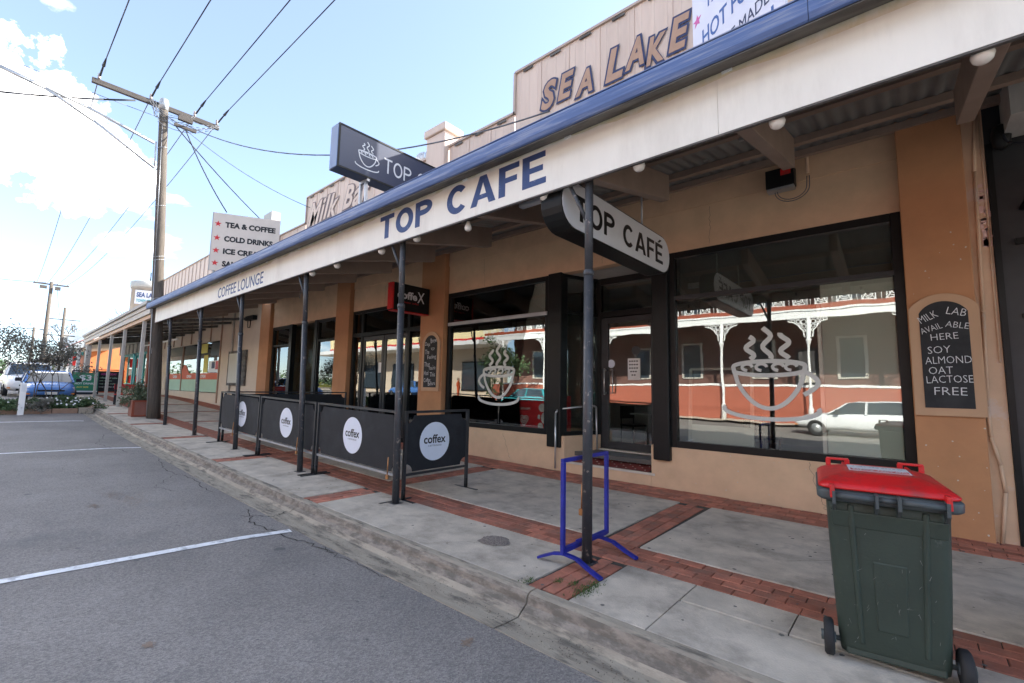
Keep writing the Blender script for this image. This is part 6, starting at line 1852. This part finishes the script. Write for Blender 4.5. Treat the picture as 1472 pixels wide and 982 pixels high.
def bare_tree(x, y, h, label, seed, depth=5):
    rg = random.Random(seed); z0 = g(x)
    t = thing('bare_tree', (x, y, z0), label, 'tree', 'bare trees behind the verandahs')
    st = MB(); tw = MB()
    def grow(p, d, l, r, k):
        q = p+d*l
        (st if k > 1 else tw).tube(p, q, r, r*.7, 5 if k > 1 else 3, cap=False)
        if k == 0: return
        for _ in range(3 if k > 1 else 4):
            nd = (d+Vector((rg.uniform(-.75, .75), rg.uniform(-.75, .75), rg.uniform(-.2, .45)))).normalized()
            grow(q, nd, l*rg.uniform(.62, .85), max(.014, r*.6), k-1)
    grow(Vector((x, y, z0)), Vector((0, 0, 1)), h*.28, h*.022, depth)
    part('trunk', st, 'bark', t)
    part('twigs', tw, 'bark', t, kind='stuff')
bare_tree(-84, 13, 11.5, 'leafless tree standing behind the white parapet building', 61)
bare_tree(-78, 17, 11, 'second leafless tree right of the first, behind the verandah roofs', 62)
bare_tree(-108, 9, 12, 'distant leafless tree behind the third power pole', 63)

# distant tree belt and scrub beyond the end of the street
ft = MB(); rg = random.Random(90)
for i in range(15000):
    x_ = rg.uniform(-330, -230); y_ = rg.uniform(-160, 120)
    hmax = 5.0+3.0*math.sin(y_*.11)+2.2*math.sin(y_*.31+1)+1.5*math.sin(y_*.71)
    z_ = rg.uniform(.3, 1.0)**.8*hmax
    s_ = rg.uniform(.4, 1.0)
    a = Vector((rg.uniform(-1, 1), rg.uniform(-1, 1), rg.uniform(-1, 1))).normalized(); b = a.cross(Z).normalized()
    ft.quad(Vector((x_, y_, z_))-a*s_, Vector((x_, y_, z_))-b*s_*.7, Vector((x_, y_, z_))+a*s_, Vector((x_, y_, z_))+b*s_*.7)
tag(part('distant_trees', ft, 'leaf'), 'belt of distant trees at the end of the street', 'trees', None, 'stuff')
hd_ = MB()
for i in range(9000):
    x_ = rg.uniform(-95, -80); y_ = rg.uniform(-30, -1.2)
    z_ = 1.1+rg.random()*(.9+.5*math.sin(y_*.5))
    s_ = rg.uniform(.08, .2)
    a = Vector((rg.uniform(-1, 1), rg.uniform(-1, 1), rg.uniform(-1, 1))).normalized(); b = a.cross(Z).normalized(); p = Vector((x_, y_, z_))
    hd_.quad(p-a*s_, p-b*s_*.7, p+a*s_, p+b*s_*.7)
tag(part('hedge', hd_, 'leafy'), 'yellow-green low scrub at the left edge beyond the parked vehicles', 'scrub', None, 'stuff')
# cross street at the far left
struct('cross_street_kerb', MB().box(-74.2, -74, -40, 1.0, 1.0, 1.25), 'kerb')

# ------------------------------------------------------------------ the other side of the street (mirrored in the windows)
struct('opposite_footpath', sheet([-110, -60, -50, -36, -30, -25, -20, -9, -5, 20], [-18, -12.2], .0), 'concrete')
ho = thing('hotel_building', (-12, -16, 0), 'two storey red brick hotel with white iron lace verandah across the street', 'building')
hw_ = MB(); hw_.box(-28, 9, -17.4, -16.95, -.3, 11)
part('wall', hw_, 'hotelwall', ho)
part('brick_base', MB().box(-28, 9, -14.3, -14.08, -.2, 2.0), 'redbrick', ho)
part('dado_line', MB().box(-28, 9, -14.34, -14.04, 2.001, 2.12), 'white', ho)
for x_ in (-25, -20.5, -16, -11.5, -7, -2.5, 2, 6.5):
    w_ = part('window', MB().box(x_-.7, x_+.7, -16.949, -16.87, 2.52, 5.0), 'pale', ho)
    part('pane', MB().box(x_-.55, x_+.55, -16.865, -16.85, 2.62, 4.88), 'carglass', w_)
    w_ = part('window', MB().box(x_-.7, x_+.7, -16.949, -16.87, 7.0, 9.6), 'pale', ho)
    part('pane', MB().box(x_-.55, x_+.55, -16.865, -16.85, 7.1, 9.5), 'carglass', w_)
for x_ in (-22.8, -13.8, -4.7, 4.3):
    d_ = part('door', MB().box(x_-.6, x_+.6, -16.949, -16.88, .0, 4.4), 'dkgrey', ho)
    part('door_panel', MB().box(x_-.45, x_-.05, -16.879, -16.86, .3, 2.0).box(x_+.05, x_+.45, -16.879, -16.86, .3, 2.0).box(x_-.45, x_+.45, -16.879, -16.86, 2.3, 4.2), 'pale', d_)
part('balcony_deck', MB().box(-28, 9, -16.95, -12.9, 6.15, 6.3), 'pale', ho)
part('deck_fascia', MB().box(-28, 9, -12.99, -12.90, 5.62, 6.10), 'white', ho)
part('deck_fascia', MB().box(-28, 9, -12.96, -12.87, 6.11, 6.34), 'rustwood', ho)
part('deck_fascia', MB().box(-28, 9, -12.98, -12.84, 6.0, 6.1), 'white', ho)
part('balcony_roof', MB().hexa([(-28, -16.95, 10.4), (9, -16.95, 10.4), (9, -12.6, 9.6), (-28, -12.6, 9.6), (-28, -16.95, 10.5), (9, -16.95, 10.5), (9, -12.6, 9.7), (-28, -12.6, 9.7)]), 'tintop', ho)
def lace_bracket(x, s):
    mb = MB()
    P0 = [(0, 0), (.82, 0), (.80, -.10), (.55, -.16), (.38, -.30), (.26, -.50), (.14, -.62), (.10, -.95), (0, -.98)]
    pts = [(s*a, b) for a, b in P0]
    mb.ribbon([p for p in pts], .05, (x, -12.93, 5.6), X, Z, .01, True)
    for (cx, cz, r) in ((.14, -.16, .11), (.36, -.13, .09), (.57, -.08, .07), (.13, -.40, .09), (.10, -.62, .06), (.27, -.30, .06)):
        mb.ribbon([(s*(cx+r*math.cos(t)), cz+r*math.sin(t)) for t in [2*PI*i/10 for i in range(10)]], .035, (x, -12.928, 5.6), X, Z, .01, True)
    return mb
for k in range(8):
    x_ = 4.7-4.35*k
    p_ = part('post', MB().lathe((x_, -12.93, -.05), [(.13, 0), (.13, .9), (.09, 1.0), (.075, 1.1), (.065, 4.2), (.08, 4.3), (.13, 4.5), (.15, 4.55), (.09, 4.62), (.085, 5.66)], 14), 'white', ho)
    for s in (-1, 1): part('lace_bracket', lace_bracket(x_+s*.08, s), 'white', p_)
    part('upper_post', MB().tube((x_, -12.93, 6.3), (x_, -12.93, 9.65), .07, n=10), 'white', ho)
lp = MB()
for bx0 in (0.0,):
    lp.box(-.32, .32, -.01, .01, -.5, -.46); lp.box(-.32, .32, -.01, .01, .44, .48)
    lp.box(-.30, -.26, -.01, .01, -.46, .44); lp.box(.26, .30, -.01, .01, -.46, .44)
    for cz in (-.22, .2):
        for r in (.19, .10):
            lp.ribbon([(r*math.cos(t), cz+r*math.sin(t)) for t in [2*PI*i/12 for i in range(12)]], .035, (0, 0, 0), X, Z, .012, True)
    lp.bar((-.25, 0, -.45), (.25, 0, .43), .02, .035); lp.bar((.25, 0, -.45), (-.25, 0, .43), .02, .035)
lpm = lp.mesh('lace_panel'); lpm.materials.append(M['white'])
x_ = 8.4; org = Vector(ho['_o'])
while x_ > -28:
    o = D.objects.new('lace_panel', lpm); COL.objects.link(o); o.parent = ho; o.location = Vector((x_, -12.93, 6.85))-org
    x_ -= .98
bm_ = MB(); x_ = 8.9
while x_ > -28:
    bm_.tube((x_, -12.93, 6.34), (x_, -12.93, 7.3), .022, n=6); x_ -= .98
part('baluster', bm_, 'white', ho)
part('handrail', MB().box(-28, 9, -12.97, -12.89, 7.36, 7.46), 'white', ho)
yb_ = thing('yellow_shop', (-42, -15, 0), 'pale yellow shop with white awning across the street', 'building')
part('wall', MB().box(-60, -28.3, -16.4, -16, -.3, 6.2), 'cream', yb_)
part('parapet', MB().box(-60, -28.3, -15.6, -15.2, 6.2, 9.2), 'paleyellow', yb_)
part('red_line', MB().box(-60, -28.3, -15.19, -15.15, 6.25, 6.42), 'redstar', yb_)
part('awning', MB().box(-60, -28.6, -16, -12.9, 5.5, 5.9), 'white', yb_)
for x_ in (-56, -50, -44, -38, -32):
    w_ = part('window', MB().box(x_-2, x_+2, -15.98, -15.9, 1.3, 4.2), 'black', yb_)
    part('pane', MB().box(x_-1.9, x_+1.9, -15.89, -15.87, 1.4, 4.1), 'carglass', w_)
ot = thing('street_tree', (-24, -10.9, 0), 'dark leafy street tree in front of the hotel, mirrored in the left window', 'tree')
part('trunk', MB().tube((-24.6, -11.4, 0), (-24.4, -11.4, 3.2), .10, .07, 8), 'bark', ot)
part('crown', leaves(MB(), (-24.5, -11.4, 3.6), (1.6, 1.6, 1.5), 2600, .13, 71), 'leaf', ot, kind='stuff')
for o in D.objects:
    if '_o' in o: del o['_o']
